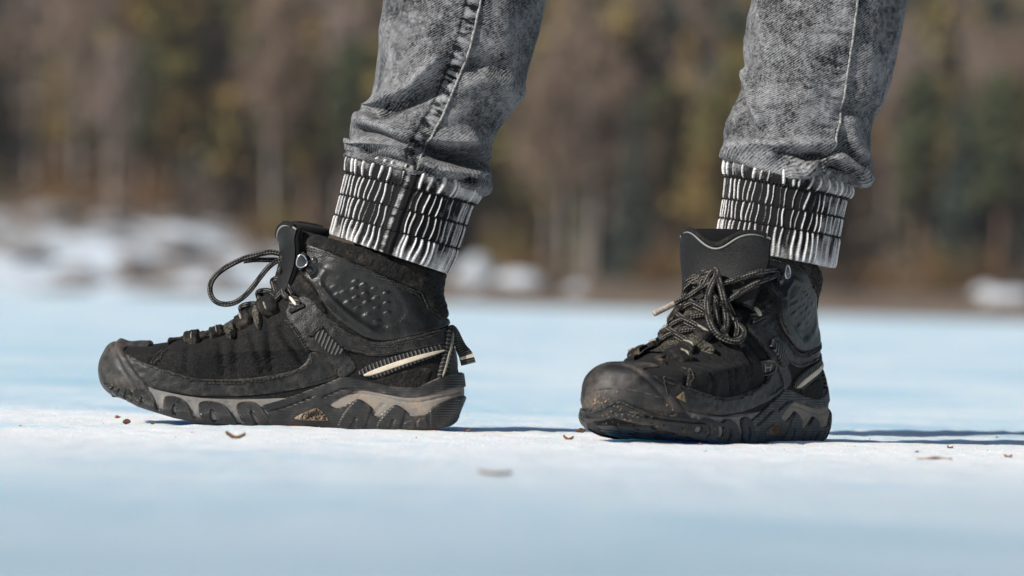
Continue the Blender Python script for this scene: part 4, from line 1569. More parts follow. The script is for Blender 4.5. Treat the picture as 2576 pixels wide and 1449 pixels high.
# ---- the boot turned to the camera: find where sight lines meet it
def bvh_of(root):
    V, F, k = [], [], 0
    for o in root.children_recursive:
        if o.type == 'MESH' and o.name.split('.')[0] in ('upper', 'tongue', 'tongue_face', 'toe_cap', 'saddle_panel', 'ankle_panel', 'collar', 'mudguard', 'gusset', 'midsole', 'outsole', 'toe_lug', 'lug', 'heel_strap', 'collar_rim', 'sole_edge'):
            v = np.empty(len(o.data.vertices) * 3)
            o.data.vertices.foreach_get('co', v)
            V.append(v.reshape(-1, 3))
            F += [tuple(i + k for i in p.vertices) for p in o.data.polygons]
            k += len(o.data.vertices)
    return BVHTree.FromPolygons(np.concatenate(V).tolist(), F)


bvR = bvh_of(right)
cam_l = rl(CP)


def hit(u, v):
    w_ = px([(u, v)], 1.0)[0]
    d = rl(w_) - cam_l
    d /= np.linalg.norm(d)
    loc, nrm, _, dist = bvR.ray_cast(Vector(cam_l), Vector(d))
    return (None, None, d) if loc is None else (np.array(loc), np.array(nrm), d)


def rp(pts, off, dense=True):
    """points just in front of the turned boot, in its own frame"""
    p = chaikin(pts, 2, False) if dense else np.asarray(pts, float)
    off = np.interp(np.linspace(0, 1, len(p)), np.linspace(0, 1, np.size(off)), np.atleast_1d(off))
    ds, dirs = [], []
    for u, v in p:
        l, n, d = hit(u, v)
        dirs.append(d)
        ds.append(np.nan if l is None else float((l - cam_l) @ d))
    ds = np.array(ds)
    ok = ~np.isnan(ds)
    ds = np.interp(np.arange(len(ds)), np.where(ok)[0], ds[ok]) if ok.any() else np.full(len(ds), 4.6)
    for _ in range(6):                      # cords bridge hollows
        ds[1:-1] = np.minimum(ds[1:-1], (ds[:-2] + ds[2:]) / 2)
    return cam_l + np.array(dirs) * (ds - off)[:, None]


hkR = stance(BR.at(cD((1350, 690)), .0))[0] + [0, -.007, 0]
uh, vh = to_px(rw(hkR[None]))[0]
hkF = BR.at(cD((1350, 690)), .0)[0] * [1, -1, 1] + [0, .007, 0]
uf, vf = to_px(rw(hkF[None]))[0]
knot = cG((905, 195))[0]


def rlace(pts, off, r=.0022, mat='lace'):
    return tube('lace', rp(pts, off), r, M[mat], right, 12, .0012, 1, 1)


rlace([(uf - 2, vf), (uf + 22, vf + 10)] + cG((650, 212), (800, 215), (890, 205)), (.002, .005, .006, .008))
rlace([(uf, vf + 6)] + cG((560, 310), (640, 420), (760, 470), (900, 560)), (.001, .003, .004))
rlace(cG((930, 200), (1080, 222), (1200, 218)) + [(knot[0] * .35 + uh * .65, vh + 1), (uh - 12, vh - 8), (uh + 3, vh - 7), (uh + 6, vh + 3)], (.008, .006, .005, .006, .006))
rlace([(uh + 4, vh + 2), (uh - 8, vh + 10), (uh * .6 + knot[0] * .4, vh * .5 + cG((0, 430))[0][1] * .5)] + cG((1150, 500), (980, 510)), (.005, .005, .005, .006))
rlace(cG((960, 90), (1010, 45), (1050, 70), (1040, 140), (985, 230), (940, 330), (915, 460), (912, 600), (960, 800), (1050, 935), (1200, 1010), (1320, 1022), (1400, 965), (1410, 870), (1330, 790)),
      (.012, .014, .013, .012, .010, .008, .005), .0029)
rlace(cG((1050, 110), (1095, 260), (1140, 450), (1170, 650), (1180, 800), (1145, 905), (1105, 860)), (.012, .012, .010, .008, .007), .0028)
rlace(cG((980, 250), (1000, 420), (1030, 620), (1060, 820), (1120, 950)), (.007, .007, .006, .004), .0025)
rlace(cG((1090, 300), (1200, 520), (1290, 700), (1330, 860), (1300, 960)), (.007, .006, .005, .004), .0024)
rlace(cG((890, 300), (980, 360), (1050, 440), (1062, 540), (1010, 650), (955, 720)), (.006, .008, .006, .005), .0022)
for pts in (((800, 165), (850, 105), (945, 75), (1030, 60), (1055, 120), (990, 200), (900, 250)), ((830, 290), (820, 220), (860, 150), (910, 190), (880, 280)), ((1000, 40), (940, 120), (900, 210), (860, 260))):
    rlace(cG(*pts), (.009, .011, .009), .0026)
tq = rp(cG((890, 250), (740, 350), (640, 415)), (.010, .014, .016))
d_ = tq[-1] - tq[-3]
tip = rp(cG((860, 270)), .014, False)[0]
far_px = px(cG((190, 642)), float(rw(tq[-1][None])[0, 1]) - .012)[0]
end = rl(far_px)
tube('lace', np.concatenate([tq, [tq[-1] * .6 + end * .4]]), .0023, M['lace'], right, 12, .0012, 1, 1)
tube('lace_tip', [tq[-1] * .62 + end * .38, end * .5 + (tq[-1] * .62 + end * .38) * .5, end], .0023, M['aglet'], right, 12, .0012, 1, 1)


def surf_frame(u, v, ang=0.0):
    l, n, d = hit(u, v)
    if n @ d > 0:
        n = -n
    up = rl(px([(u, v - 10)], 0)[0]) - rl(px([(u, v)], 0)[0])
    up = up - n * (up @ n)
    up /= np.linalg.norm(up)
    rt = np.cross(up, n)
    c, s = math.cos(ang), math.sin(ang)
    return l, n, rt * c + up * s, up * c - rt * s


# oval badge with the maker's mark
l, n, ex, ey = surf_frame(*cQ((1192, 897))[0], .10)
an = np.linspace(0, 2 * np.pi, 41)
E_ = lambda a, b, h: l + n * h + ex * a + ey * b
em = tube('emblem', [E_(.0112 * math.cos(t), .0068 * math.sin(t) * (1 + .1 * math.cos(2 * t)), .0022) for t in an], .0011, M['rubber'], right, 8, 0, 1, 0)
disc = [E_(.0105 * math.cos(t), .0062 * math.sin(t), .0012) for t in an[:-1]]
mesh_obj('emblem_plate', disc, [tuple(range(40))], M['rubber'], em, False)
for a0, a1 in (((-.0062, -.0032), (-.0072, .0034)), ((-.0022, -.0040), (-.0032, .0040)), ((.0020, -.0040), (.0010, .0042)), ((.0058, -.0032), (.0066, .0034)), ((-.0072, .0002), (-.0024, .0004)), ((.0014, .0004), (.0068, .0002))):
    tube('emblem_stroke', [E_(a0[0], a0[1], .0016), E_((a0[0] + a1[0]) / 2, (a0[1] + a1[1]) / 2, .0018), E_(a1[0], a1[1], .0016)], .0007, M['piping'], em, 6, 0, 1, 1)
# tan triangle on the toe cap
tri = [hit(*cS(p)[0]) for p in ((1575, 640), (1465, 725), (1610, 795))]
tc = [a - d * .0016 for a, _, d in tri]
tb = [a + d * .002 for a, _, d in tri]
bd = mesh_obj('badge', tc + tb, [(0, 1, 2), (0, 3, 4, 1), (1, 4, 5, 2), (2, 5, 3, 0)], M['badge'], right, False)
mk_ = [hit(*cS(p)[0]) for p in ((1562, 672), (1552, 700), (1546, 750))]
tube('badge_mark', [a - d * .0017 for a, _, d in mk_], .0006, M['lug'], bd, 6, 0, 1, 1)
# moulded edges of the toe bumper
for nm_, pts, rr_, mt_, of_ in (('bumper_edge', ((100, 905), (260, 950), (420, 880), (560, 790), (690, 780), (860, 870), (1060, 965), (1400, 1030), (1800, 1060), (2150, 1120)), .0017, 'lug', .0006),
                                ('bumper_edge', ((130, 1010), (330, 1050), (560, 990), (740, 950), (980, 1030), (1400, 1095), (1900, 1130)), .0015, 'lug', .0004),
                                ('toe_seam', ((190, 660), (330, 615), (560, 588), (800, 612), (1050, 668), (1280, 740)), .0006, 'dustline', .0001),
                                ('toe_dart', ((1290, 430), (1310, 540), (1350, 690)), .0007, 'lug', .0001), ('toe_dart', ((1300, 430), (1450, 470), (1600, 590), (1760, 760)), .0009, 'lug', .0002)):
    tube(nm_, rp(cS(*pts), of_), rr_, M[mt_], right, 8, .0012, 1, 1)
# sand grains stuck to the toe
import bmesh
bm_ = bmesh.new()
bmesh.ops.create_icosphere(bm_, subdivisions=1, radius=1)
ICO = np.array([v.co[:] for v in bm_.verts]), [tuple(v.index for v in f.verts) for f in bm_.faces]
bm_.free()
gr = MB()
rg = np.random.default_rng(3)
for k in range(120):
    if k < 40:
        a, b = rg.normal(400, 110), rg.normal(800, 60)
    elif k < 80:
        a = rg.uniform(120, 1500)
        b = 930 + .10 * (a - 500) + rg.normal(0, 70)
    else:
        a = rg.uniform(300, 2200)
        b = 1100 + .08 * (a - 500) + rg.normal(0, 90)
    h_ = hit(*cS((a, b))[0])
    if h_[0] is None:
        continue
    s_ = rg.uniform(.0003, .0007) if k % 9 else .0010
    gr.add(ICO[0] * s_ * rg.uniform(.7, 1.2, 3) + h_[0] - h_[2] * .0003, ICO[1])
tag(gr.obj('sand_grains', M['grit'], right), kind='stuff')

# ================================================================== PERSON
person = empty('person', (0.12, -.05, 0))
tag(person, 'person in grey acid-washed jeans with gathered ankle cuffs, seen from the shins down', 'person')
PO = np.array([0.12, -.05, 0])


def limb(knots, Y, nrow, nar, ratio=.95, a=None):
    """tube through left/right edge knots; Y = depth per knot"""
    Lk = np.array([k[0] for k in knots], float)
    Rk = np.array([k[1] for k in knots], float)
    Yk = np.broadcast_to(np.asarray(Y, float), (len(knots),))
    PL = px(Lk, Yk)
    PR = px(Rk, Yk)
    C = (PL + PR) / 2
    s = np.concatenate([[0], np.cumsum(np.linalg.norm(np.diff(C, axis=0), axis=1) + 1e-6)])
    if np.size(nrow) > 1:
        t = nrow
    else:
        t = np.linspace(0, s[-1], nrow)
    l_, r_ = herm(t, s, PL), herm(t, s, PR)
    c = (l_ + r_) / 2
    h = (r_ - l_) / 2
    if a is None:
        a = np.linspace(0, 2 * np.pi, nar, endpoint=False)
    hl = np.linalg.norm(h, axis=1)
    P = c[:, None] + h[:, None] * np.cos(a)[None, :, None] + np.array([0, 1.0, 0])[None, None] * (hl * ratio)[:, None, None] * np.sin(a)[None, :, None]
    return P, a, t, hl, s


def ring_angles(n_near, n_far):
    """finer sampling on the side that faces the camera"""
    a = np.linspace(np.pi - .35, 2 * np.pi + .35, n_near, endpoint=False)
    b = np.linspace(.35, np.pi - .35, n_far, endpoint=False)
    return np.concatenate([b, a])


def tube_normals(P):
    du = np.roll(P, -1, 1) - np.roll(P, 1, 1)
    dv = np.gradient(P, axis=0)
    N = np.cross(du, dv)
    N /= np.linalg.norm(N, axis=-1, keepdims=True) + 1e-12
    c = P.mean(1, keepdims=True)
    if ((P - c) * N).sum() < 0:
        N = -N
    return N


def strokes(U, W, lst):
    h = np.zeros(U.shape)
    for pts, amp, wd in lst:
        p = chaikin(pts, 2, False)
        lo, hi = p.min(0) - 4 * wd, p.max(0) + 4 * wd
        m = (U > lo[0]) & (U < hi[0]) & (W > lo[1]) & (W < hi[1])
        if m.any():
            h[m] += amp * np.exp(-(pl_dist(p, U[m], W[m]) / wd) ** 2)
    return h


def seam_param(seam, U, W):
    """distance to the seam (signed, + = right of it) and run along it"""
    s = resample(chaikin(seam, 3, False), 3.0)
    best = np.full(U.shape, 1e9)
    run = np.zeros(U.shape)
    sg = np.zeros(U.shape)
    tg = np.gradient(s, axis=0)
    for i in range(0, len(s), 2):
        dx, dy = U - s[i, 0], W - s[i, 1]
        d = dx * dx + dy * dy
        m = d < best
        best[m] = d[m]
        run[m] = i * 3.0
        cr = dx * tg[i, 1] - dy * tg[i, 0]
        sg[m] = np.sign(cr)[m]
    return np.sqrt(best) * sg, run


def build_leg(jeans_parts, knots, cuffk, Y, folds, seam, cseam, seed, cuffrows, depthY, puckamt=1.0, cband=1.0):
    r = np.random.default_rng(seed)
    # ---------------- trouser leg
    Ck = np.array([(np.array(k[0]) + np.array(k[1])) / 2 for k in knots])
    P, a, t, hl, s = limb(knots, depthY, 8, 8)
    nf = [i for i, k in enumerate(knots) if k[0][1] >= -40]
    tt = np.concatenate([np.linspace(0, s[nf[-1]], 220, endpoint=False), np.linspace(s[nf[-1]], s[-1], 30)])
    P, a, t, hl, s = limb(knots, depthY, tt, 340, a=ring_angles(255, 85))
    N = tube_normals(P)
    f = to_px(P * [1, 0, 1] + [0, Y, 0])
    U, W = f[:, 0].reshape(P.shape[:2]), f[:, 1].reshape(P.shape[:2])
    nearw = smooth01((-np.sin(a) + .25) / .5)[None, :]
    fold = strokes(U, W, folds)
    gen = .0016 * fbm(P * [1, 1, .7], 26, seed, 2) + .0005 * vnoise(P, 130, seed + 3)
    low = np.exp(-(t / .035) ** 2)[:, None]
    gen = gen + .004 * low * fbm(P * [1, 1, 1.6], 34, seed + 5, 2) * (1 - nearw)
    dS, run = seam_param(seam, U, W)
    inrun = (W > min(p[1] for p in seam) - 5) & (np.abs(dS) < 90)
    puck = np.where(inrun & (dS < 0), np.exp(-(np.abs(dS + 16) / 20) ** 2), 0)
    ph = run / 4.2 + 2.2 * vnoise(np.stack([run / 40, 0 * run, 0 * run], -1), 1, seed) + .02 * dS
    pk = np.clip(1.8 * vnoise(np.stack([run / 7.5, dS / 26, 0 * run], -1), 1, seed) + .5 * np.sin(ph), -1, 1)
    step = np.where(inrun, .0012 * smooth01((-dS + 2) / 5) * np.exp(-np.maximum(-dS, 0) / 45), 0)
    h = gen + nearw * (1.9 * fold + step + .0007 * puck * pk)
    wash = nearw * (puckamt * puck * (.34 * np.clip(pk * 1.3 + .5 * vnoise(np.stack([U / 7, W / 7, 0 * U], -1), 1, seed), -1, 1)) + np.where(inrun, -.25 * puckamt * np.exp(-((dS + 36) / 4) ** 2), 0)) + np.clip(fold, 0, .004) * 28
    P2 = P + N * h[..., None]
    du = np.broadcast_to(a[None, :] * hl.mean(), U.shape)
    dv = np.broadcast_to(t[:, None], U.shape)
    jeans_parts.append((P2, wash, du, dv, grid_faces(P.shape[0], 340, True)))
    sl = resample(chaikin(seam, 3, False), 3.0)
    nm = np.where((np.sin(a) < .2)[None, :] & np.ones(U.shape, bool))
    kd = kdtree.KDTree(len(nm[0]))
    for i, (p, q_) in enumerate(zip(*nm)):
        kd.insert((U[p, q_], W[p, q_], 0), i)
    kd.balance()
    sp = []
    for u, v in sl:
        if v < -60:
            continue
        i = kd.find((u, v, 0))[1]
        sp.append(P2[nm[0][i], nm[1][i]] + N[nm[0][i], nm[1][i]] * .0009)
    sp = np.array(sp)
    sp[2:-2] = (sp[:-4] + sp[1:-3] + sp[2:-2] + sp[3:-1] + sp[4:]) / 5
    # ---------------- cuff
    nr, na = 100, 800
    P, a, t, hl, s = limb(cuffk, Y, nr, na, a=ring_angles(640, 160))
    N = tube_normals(P)
    fr = (t / s[-1])[:, None] + 0 * a[None, :]
    edges = cuffrows                                     # from hem (0) to top (1)
    h = np.zeros(fr.shape)
    wsh = np.zeros(fr.shape)
    lastpos = None
    for k in range(len(edges) - 1):
        e0, e1 = edges[k], edges[k + 1]
        m = ((fr[:, 0] >= e0) & (fr[:, 0] < e1 + (1e-6 if k == len(edges) - 2 else 0)))
        x = (fr[m] - e0) / (e1 - e0)
        aa = np.broadcast_to(a[None, :], x.shape)
        top, hem = k == len(edges) - 2, k == 0
        n_r = 56 if not top else 40
        if k == 0:
            shared = np.arange(56) / 56 * 2 * np.pi + r.normal(0, .014, 56)
        base = shared + r.normal(0, .009, 56) if not top else np.arange(n_r) / n_r * 2 * np.pi + r.normal(0, .03, n_r)
        hh = np.zeros(x.shape)
        ww = np.zeros(x.shape)
        for c in base:
            sl_ = r.normal(.01, .016)
            sg = r.uniform(.010, .020) * (1.35 if (hem or top) else 1.0)
            am = r.uniform(.5, 1.0) if r.random() > .10 else .25
            d = (aa - c - sl_ * (x - .5) - .010 * np.sin(x * 5 + c * 7) + np.pi) % (2 * np.pi) - np.pi
            if hem:
                sg = sg * (1 + .9 * (1 - x))
            if top:
                sg = sg * (1 + .8 * x)
            g = np.exp(-(d / sg) ** 2)
            env = np.clip(1.2 * np.sin(np.pi * np.clip(x * .92 + .04, 0, 1)) ** .3, 0, 1)
            hh = np.maximum(hh, am * g * env)
            ww = np.maximum(ww, am ** .9 * np.exp(-(np.abs(d) / (sg * .95)) ** 2) * (.7 + .3 * env))
        bul = np.sin(np.pi * x) ** .7
        amp = .0018 if not (hem or top) else .0026
        h[m] = amp * hh + (.0001 if not top else .0018) * bul
        rear = smooth01((np.cos(aa) - .25) / .6)
        bl = .0 + .26 * rear * (1 + vnoise(np.stack([aa * 9, x * 2, 0 * x], -1), 1, seed + k))
        if hem:
            bl = bl + .32 * (1 - x) * (1 + .9 * vnoise(np.stack([aa * 8, x, 0 * x], -1), 1, seed + 5))
        if top:
            bl = bl + .10 + .26 * x * (1 + vnoise(np.stack([aa * 6, x, 0 * x], -1), 1, seed + 3))
        wsh[m] = np.clip(np.maximum(ww, bl) + .06 * vnoise(np.stack([aa * 30, x * 6, 0 * x], -1), 1, seed + 9), 0, 1)
    for e in edges[1:-1]:
        g = np.exp(-((fr - e) / .012) ** 2)
        h -= .0006 * g
        wsh *= 1 - .6 * g
    f = to_px(P * [1, 0, 1] + [0, Y, 0])
    U, W = f[:, 0].reshape(P.shape[:2]), f[:, 1].reshape(P.shape[:2])
    dS, run = seam_param(cseam, U, W)
    nearw = (np.sin(a) < .1)[None, :]
    band = cband * np.where(nearw, smooth01((dS + 34) / 4) * smooth01((3 - dS) / 4), 0)
    h = h * (1 - .6 * band) + .0012 * band
    wsh = wsh * (1 - band) + band * np.clip(.10 + .5 * np.exp(-((dS + 20) / 6) ** 2) * (.6 + .6 * vnoise(np.stack([run / 9, 0 * run, 0 * run], -1), 1, seed)), 0, 1)
    dk = cband * np.where(nearw, np.exp(-((dS - 4) / 4) ** 2), 0)
    wsh *= 1 - .8 * dk
    h -= .0007 * dk
    P2 = P + N * h[..., None]
    # turn the hem inwards
    ctr = P2[0].mean(0)
    ins = [P2[0] * (1 - q_) + (ctr * .10 + P2[0] * .90) * q_ + [0, 0, z_] for q_, z_ in ((.5, -.0006), (1.0, .0015), (1.2, .012))]
    P3 = np.concatenate([np.stack(ins[::-1]), P2])
    pad = lambda q_: np.concatenate([np.repeat(q_[:1], 3, 0), q_])
    cf = mesh_obj('cuff', (P3 - PO).reshape(-1, 3), grid_faces(P3.shape[0], na, True), M['cuffdenim'], None, True,
                  {'wash': pad(wsh).ravel(), 'du': pad(np.broadcast_to(a[None, :] * .05, fr.shape)).ravel(), 'dv': pad(np.broadcast_to(t[:, None], fr.shape)).ravel()})
    # rows of stitches round the cuff
    mb = MB()
    for e in edges[1:-1]:
        i = int(round(e * (nr - 1)))
        ring = P2[i] + N[i] * .0010
        for off in ((0, 2) if e == edges[-2] else (0,)):
            ring = P2[min(i + off, nr - 1)] + N[i] * .0011
            for j in range(0, na, 10):
                a_, b_ = ring[j], ring[(j + 6) % na]
                d = b_ - a_
                L = np.linalg.norm(d)
                d = d / L
                s_ = np.cross(d, N[i, j])
                mb.add(*box_arrays((a_ + b_) / 2, d * L * .5, s_ * .00045, N[i, j] * .0004))
    st = mb.obj('stitching', M['darkthread'], None, False)
    st.data.transform(Matrix.Translation(Vector(-PO)))
    tag(st, kind='stuff')
    return sp - PO, cf, st


jp = []
YL = 0.0
kn_left = [((898, 402), (1186, 492)), ((879, 397), (1206, 488)), ((873, 380), (1228, 452)), ((888, 358), (1240, 400)), ((882, 338), (1238, 366)), ((887, 313), (1250, 336)), ((906, 296), (1276, 298)), ((929, 277), (1292, 268)),
           ((934, 243), (1312, 228)), ((941, 190), (1332, 168)), ((950, 110), (1352, 98)), ((962, 0), (1372, 0)), ((968, -60), (1382, -60)), ((990, -250), (1420, -250)), ((1030, -500), (1500, -500)), ((1200, -1000), (1780, -1000)), ((1420, -1500), (2080, -1500))]
ck_left = [((833, 590), (1128, 688)), ((843, 552), (1148, 640)), ((855, 505), (1166, 585)), ((868, 452), (1184, 528)), ((876, 418), (1198, 500)), ((880, 398), (1206, 480)), ((890, 384), (1200, 462))]
F_left = [(cK((480, 1065), (700, 955), (900, 885), (1050, 730), (1150, 600)), .0052, 17), (cK((560, 1130), (800, 1020), (1000, 950), (1130, 900)), -.0045, 16), (cK((900, 1000), (1150, 860), (1400, 720), (1500, 700)), -.003, 22),
          (cK((400, 1190), (520, 1200), (700, 1260), (860, 1330)), .0042, 16), (cK((380, 1265), (520, 1292), (700, 1372), (840, 1420)), -.0058, 10), (cH((290, 160), (430, 110), (600, 150), (850, 205)), .0050, 15),
          (cH((430, 215), (700, 300), (950, 375)), -.0050, 9), (cH((1010, 190), (1200, 275), (1400, 325), (1560, 330)), -.0120, 17), (cH((960, 335), (1100, 390), (1250, 420), (1400, 425), (1500, 400)), .0085, 11),
          (cH((1000, 410), (1200, 490), (1350, 520), (1460, 450)), -.006, 9), (cH((1050, 130), (1250, 130), (1400, 110)), .007, 20), (cK((1450, 800), (1650, 780), (1900, 900)), .003, 30), (cK((1500, 660), (1620, 640), (1750, 700)), -.003, 18),
          (cK((700, 300), (760, 600), (700, 850)), .0025, 26), (cK((1080, 250), (1050, 500), (960, 760)), .0018, 24), (cK((1750, 200), (1850, 600), (1800, 1000)), .002, 34)]
seam_left = [(1225, -120)] + cK((1572, 0), (1500, 330), (1420, 640), (1300, 900), (1200, 1150), (1100, 1300), (1030, 1440)) + cH((965, 260), (930, 380))
cseam_left = cH((960, 330), (900, 520), (850, 640), (760, 870), (700, 1050), (640, 1230))
sp1, cf1, st1 = build_leg(jp, kn_left, ck_left, YL, F_left, seam_left, cseam_left, 21, [0, .26, .515, .76, 1.0], np.array([0.0] * 13 + [.005, .01, .02, .02]))

ank = rw(np.array([[lp([(960, 650)])[0, 0], 0, .15]]))[0]
YR = float(ank[1])
m_ = lambda *p: cM(*p)
kn_right = [(m_((205, 790))[0], m_((790, 965))[0]), (m_((188, 772))[0], m_((835, 952))[0]), (m_((172, 748))[0], m_((890, 958))[0]), (m_((158, 695))[0], m_((912, 880))[0]), (m_((165, 640))[0], m_((907, 755))[0]), (m_((196, 560))[0], m_((912, 635))[0]),
            (m_((238, 452))[0], m_((952, 565))[0]), (m_((266, 370))[0], m_((1010, 420))[0]), (m_((258, 250))[0], m_((1045, 280))[0]), (m_((275, 110))[0], m_((1076, 120))[0]), (m_((298, 0))[0], m_((1092, 0))[0]), ((1895, -60), (2286, -60)), ((1915, -250), (2330, -250)),
            ((1880, -500), (2370, -500)), ((1700, -1000), (2310, -1000)), ((1480, -1500), (2140, -1500))]
ck_right = [(m_((122, 1265))[0], m_((718, 1372))[0]), (m_((130, 1200))[0], m_((728, 1300))[0]), (m_((140, 1130))[0], m_((740, 1230))[0]), (m_((156, 1020))[0], m_((760, 1120))[0]), (m_((168, 900))[0], m_((785, 1018))[0]), (m_((170, 850))[0], m_((800, 985))[0]), (m_((188, 780))[0], m_((790, 945))[0])]
F_right = [(m_((268, 370), (285, 520), (340, 650)), .0036, 12), (m_((250, 470), (240, 600), (300, 690), (350, 660)), -.0030, 13), (m_((430, 800), (540, 815), (640, 800), (690, 790)), -.0075, 11), (m_((200, 740), (380, 745), (560, 750), (680, 755)), .0035, 14),
           (m_((190, 770), (350, 830), (440, 880), (560, 870), (660, 855)), .005, 14), (m_((680, 790), (780, 845), (860, 915)), .0050, 13), (m_((640, 860), (740, 870), (800, 920)), -.0065, 13), (m_((780, 640), (810, 740), (850, 800)), .0030, 16), (m_((740, 700), (800, 800), (860, 850)), -.0035, 10),
           (m_((760, 570), (860, 580), (920, 560)), -.0035, 16), (m_((330, 100), (340, 400), (380, 600)), .0018, 26), (m_((560, 200), (570, 420), (540, 650)), .0015, 30), (m_((900, 300), (880, 480), (830, 600)), .002, 28), (m_((650, 870), (665, 930), (640, 980)), .003, 8)]
seam_right = [(2150, -110)] + m_((818, 0), (795, 180), (770, 350), (750, 520), (720, 680), (688, 788))
cseam_right = m_((650, 860), (640, 980), (600, 1080), (560, 1200), (520, 1380))
sp2, cf2, st2 = build_leg(jp, kn_right, ck_right, YR, F_right, seam_right, cseam_right, 33, [0, .33, .55, .78, 1.0], np.array([YR] * 12 + [YR, YR, -.16, -.17]), .2, .12)
V, F, ws, du, dv, k = [], [], [], [], [], 0
for P2, wsh, a_, b_, ff in jp:
    V.append((P2 - PO).reshape(-1, 3))
    F += [tuple(i + k for i in f) for f in ff]
    ws.append(wsh.ravel()); du.append(a_.ravel()); dv.append(b_.ravel())
    k += P2.shape[0] * P2.shape[1]
# seat of the trousers joins both legs above the picture
an = np.linspace(0, 2 * np.pi, 48, endpoint=False)
hip = []
for z_, rx, ry in ((.74, .115, .165), (.80, .135, .185), (.88, .135, .185), (.97, .115, .16), (.975, .09, .13)):
    hip.append(np.stack([.155 + rx * np.cos(an), -.075 + ry * np.sin(an), z_ + 0 * an], 1))
hip = np.stack(hip) - PO
V.append(hip.reshape(-1, 3))
F += [tuple(i + k for i in f) for f in grid_faces(5, 48, True)] + [tuple(k + 4 * 48 + i for i in range(48)), tuple(k + i for i in range(47, -1, -1))]
ws.append(np.zeros(240)); du.append(np.zeros(240)); dv.append(np.zeros(240))
jeans = mesh_obj('jeans', np.concatenate(V), F, M['denim'], person, True, {'wash': np.concatenate(ws), 'du': np.concatenate(du), 'dv': np.concatenate(dv)})
for o in (cf1, cf2, st1, st2):
    o.parent = jeans
M['seam'] = stdmat('seam edge', (.36, .35, .33), .9, .1, (.16, .155, .15), 420, .42, .6, bumps=[('noise', 900, .5, .0006)])
for sp in (sp1, sp2):
    V_, F_, L_, A_ = tube_arrays(sp, .00105, 8)
    mesh_obj('seam', V_, F_, M['seam'], jeans, True, {'ln': L_, 'an': A_})
# socks inside the boots
for top, bot, Yc in (((((850, 560), (1150, 640)), ((905, 640), (1090, 700)), ((900, 760), (1090, 790))), None, YL),):
    P, a, t, hl, s = limb(list(top), Yc, 20, 40)
    mesh_obj('sock', (P - PO).reshape(-1, 3), grid_faces(20, 40, True), M['lining'], person)
c_ = to_px(ank[None])[0]
P, a, t, hl, s = limb([((c_[0] - 105, c_[1] - 90), (c_[0] + 105, c_[1] - 70)), ((c_[0] - 95, c_[1]), (c_[0] + 95, c_[1])), ((c_[0] - 95, c_[1] + 120), (c_[0] + 95, c_[1] + 120))], YR, 20, 40)
mesh_obj('sock', (P - PO).reshape(-1, 3), grid_faces(20, 40, True), M['lining'], person)


# ================================================================== SMALL THINGS ON THE ICE
def gpt(u, v):
    """where the sight line through a photo pixel meets the ice"""
    d = np.array([(u - 1288) / FPX, -(v - 724.5) / FPX, -1.0]) @ CM.T
    t = -CAM_H / d[2]
    p = CP + d * t
    return p, t / 4.8


M['bark'] = stdmat('bark crumb', (.085, .045, .025), .85, .2, (.17, .09, .05), 250)
M['leafbit'] = stdmat('dry leaf', (.23, .085, .03), .8, .2, (.12, .075, .03), 250)
M['twigbit'] = stdmat('dry twig', (.36, .24, .17), .85, .2, (.45, .32, .25), 300)
M['paleleaf'] = stdmat('pale leaf scrap', (.33, .24, .17), .85, .2, (.2, .14, .1), 120)
M['granule'] = stdmat('ice grain', (.86, .88, .90), .5, .5)


def crumb(name, u, v, wpx, hpx, mt, label, cat, seed, kind='lump'):
    p, s = gpt(u, v)
    wd, hg = wpx / 2981 * s, hpx / 2981 * s
    r = np.random.default_rng(seed)
    if kind == 'lump':
        bm = bmesh.new()
        bmesh.ops.create_icosphere(bm, subdivisions=3, radius=1)
        V = np.array([q.co[:] for q in bm.verts])
        F = [[q.index for q in f.verts] for f in bm.faces]
        bm.free()
        V = V * (1 + .55 * fbm(V, 1.4, seed, 3)[:, None]) * [wd / 2, wd / 2.4, hg / 2]
        V[:, 2] -= V[:, 2].min() + .0004
    elif kind == 'curl':                     # curled scrap of bark or leaf
        n, m = 22, 7
        t = np.linspace(-1, 1, n)
        x = t * wd / 2
        z = hg * (np.abs(t) ** 1.6) * np.where(t < 0, 1, .75) + .0004
        w_ = wd * .24 * (1 - .5 * t * t)
        yy = np.linspace(-1, 1, m)
        top = np.stack([x[:, None] + 0 * yy, w_[:, None] * yy, z[:, None] + .25 * hg * yy ** 2 + .1 * hg * r.random((n, m))], -1)
        bot = top - [0, 0, .0016]
        V = np.concatenate([top.reshape(-1, 3), bot.reshape(-1, 3)])
        g = grid_faces(n, m)
        F = g + [tuple(i + n * m for i in reversed(f)) for f in g]
        for i in range(n - 1):
            for j in (0, m - 1):
                F.append((i * m + j, (i + 1) * m + j, n * m + (i + 1) * m + j, n * m + i * m + j))
        for i in (0, n - 1):
            for j in range(m - 1):
                F.append((i * m + j, i * m + j + 1, n * m + i * m + j + 1, n * m + i * m + j))
    else:                                    # twig
        t = np.linspace(-1, 1, 14)
        pth = np.stack([t * wd / 2, .12 * wd * np.sin(t * 2.4), .0012 + hg * .3 * (1 + np.sin(t * 3 + 1))], 1)
        V, F, _, _ = tube_arrays(pth, .0009 + .0004 * np.cos(t * 5), 7)
    o = mesh_obj(name, V, F, M[mt])
    o.location = p
    o.rotation_euler = (0, 0, r.uniform(-.3, .3))
    tag(o, label, cat, 'crumbs of bark and leaf on the ice')


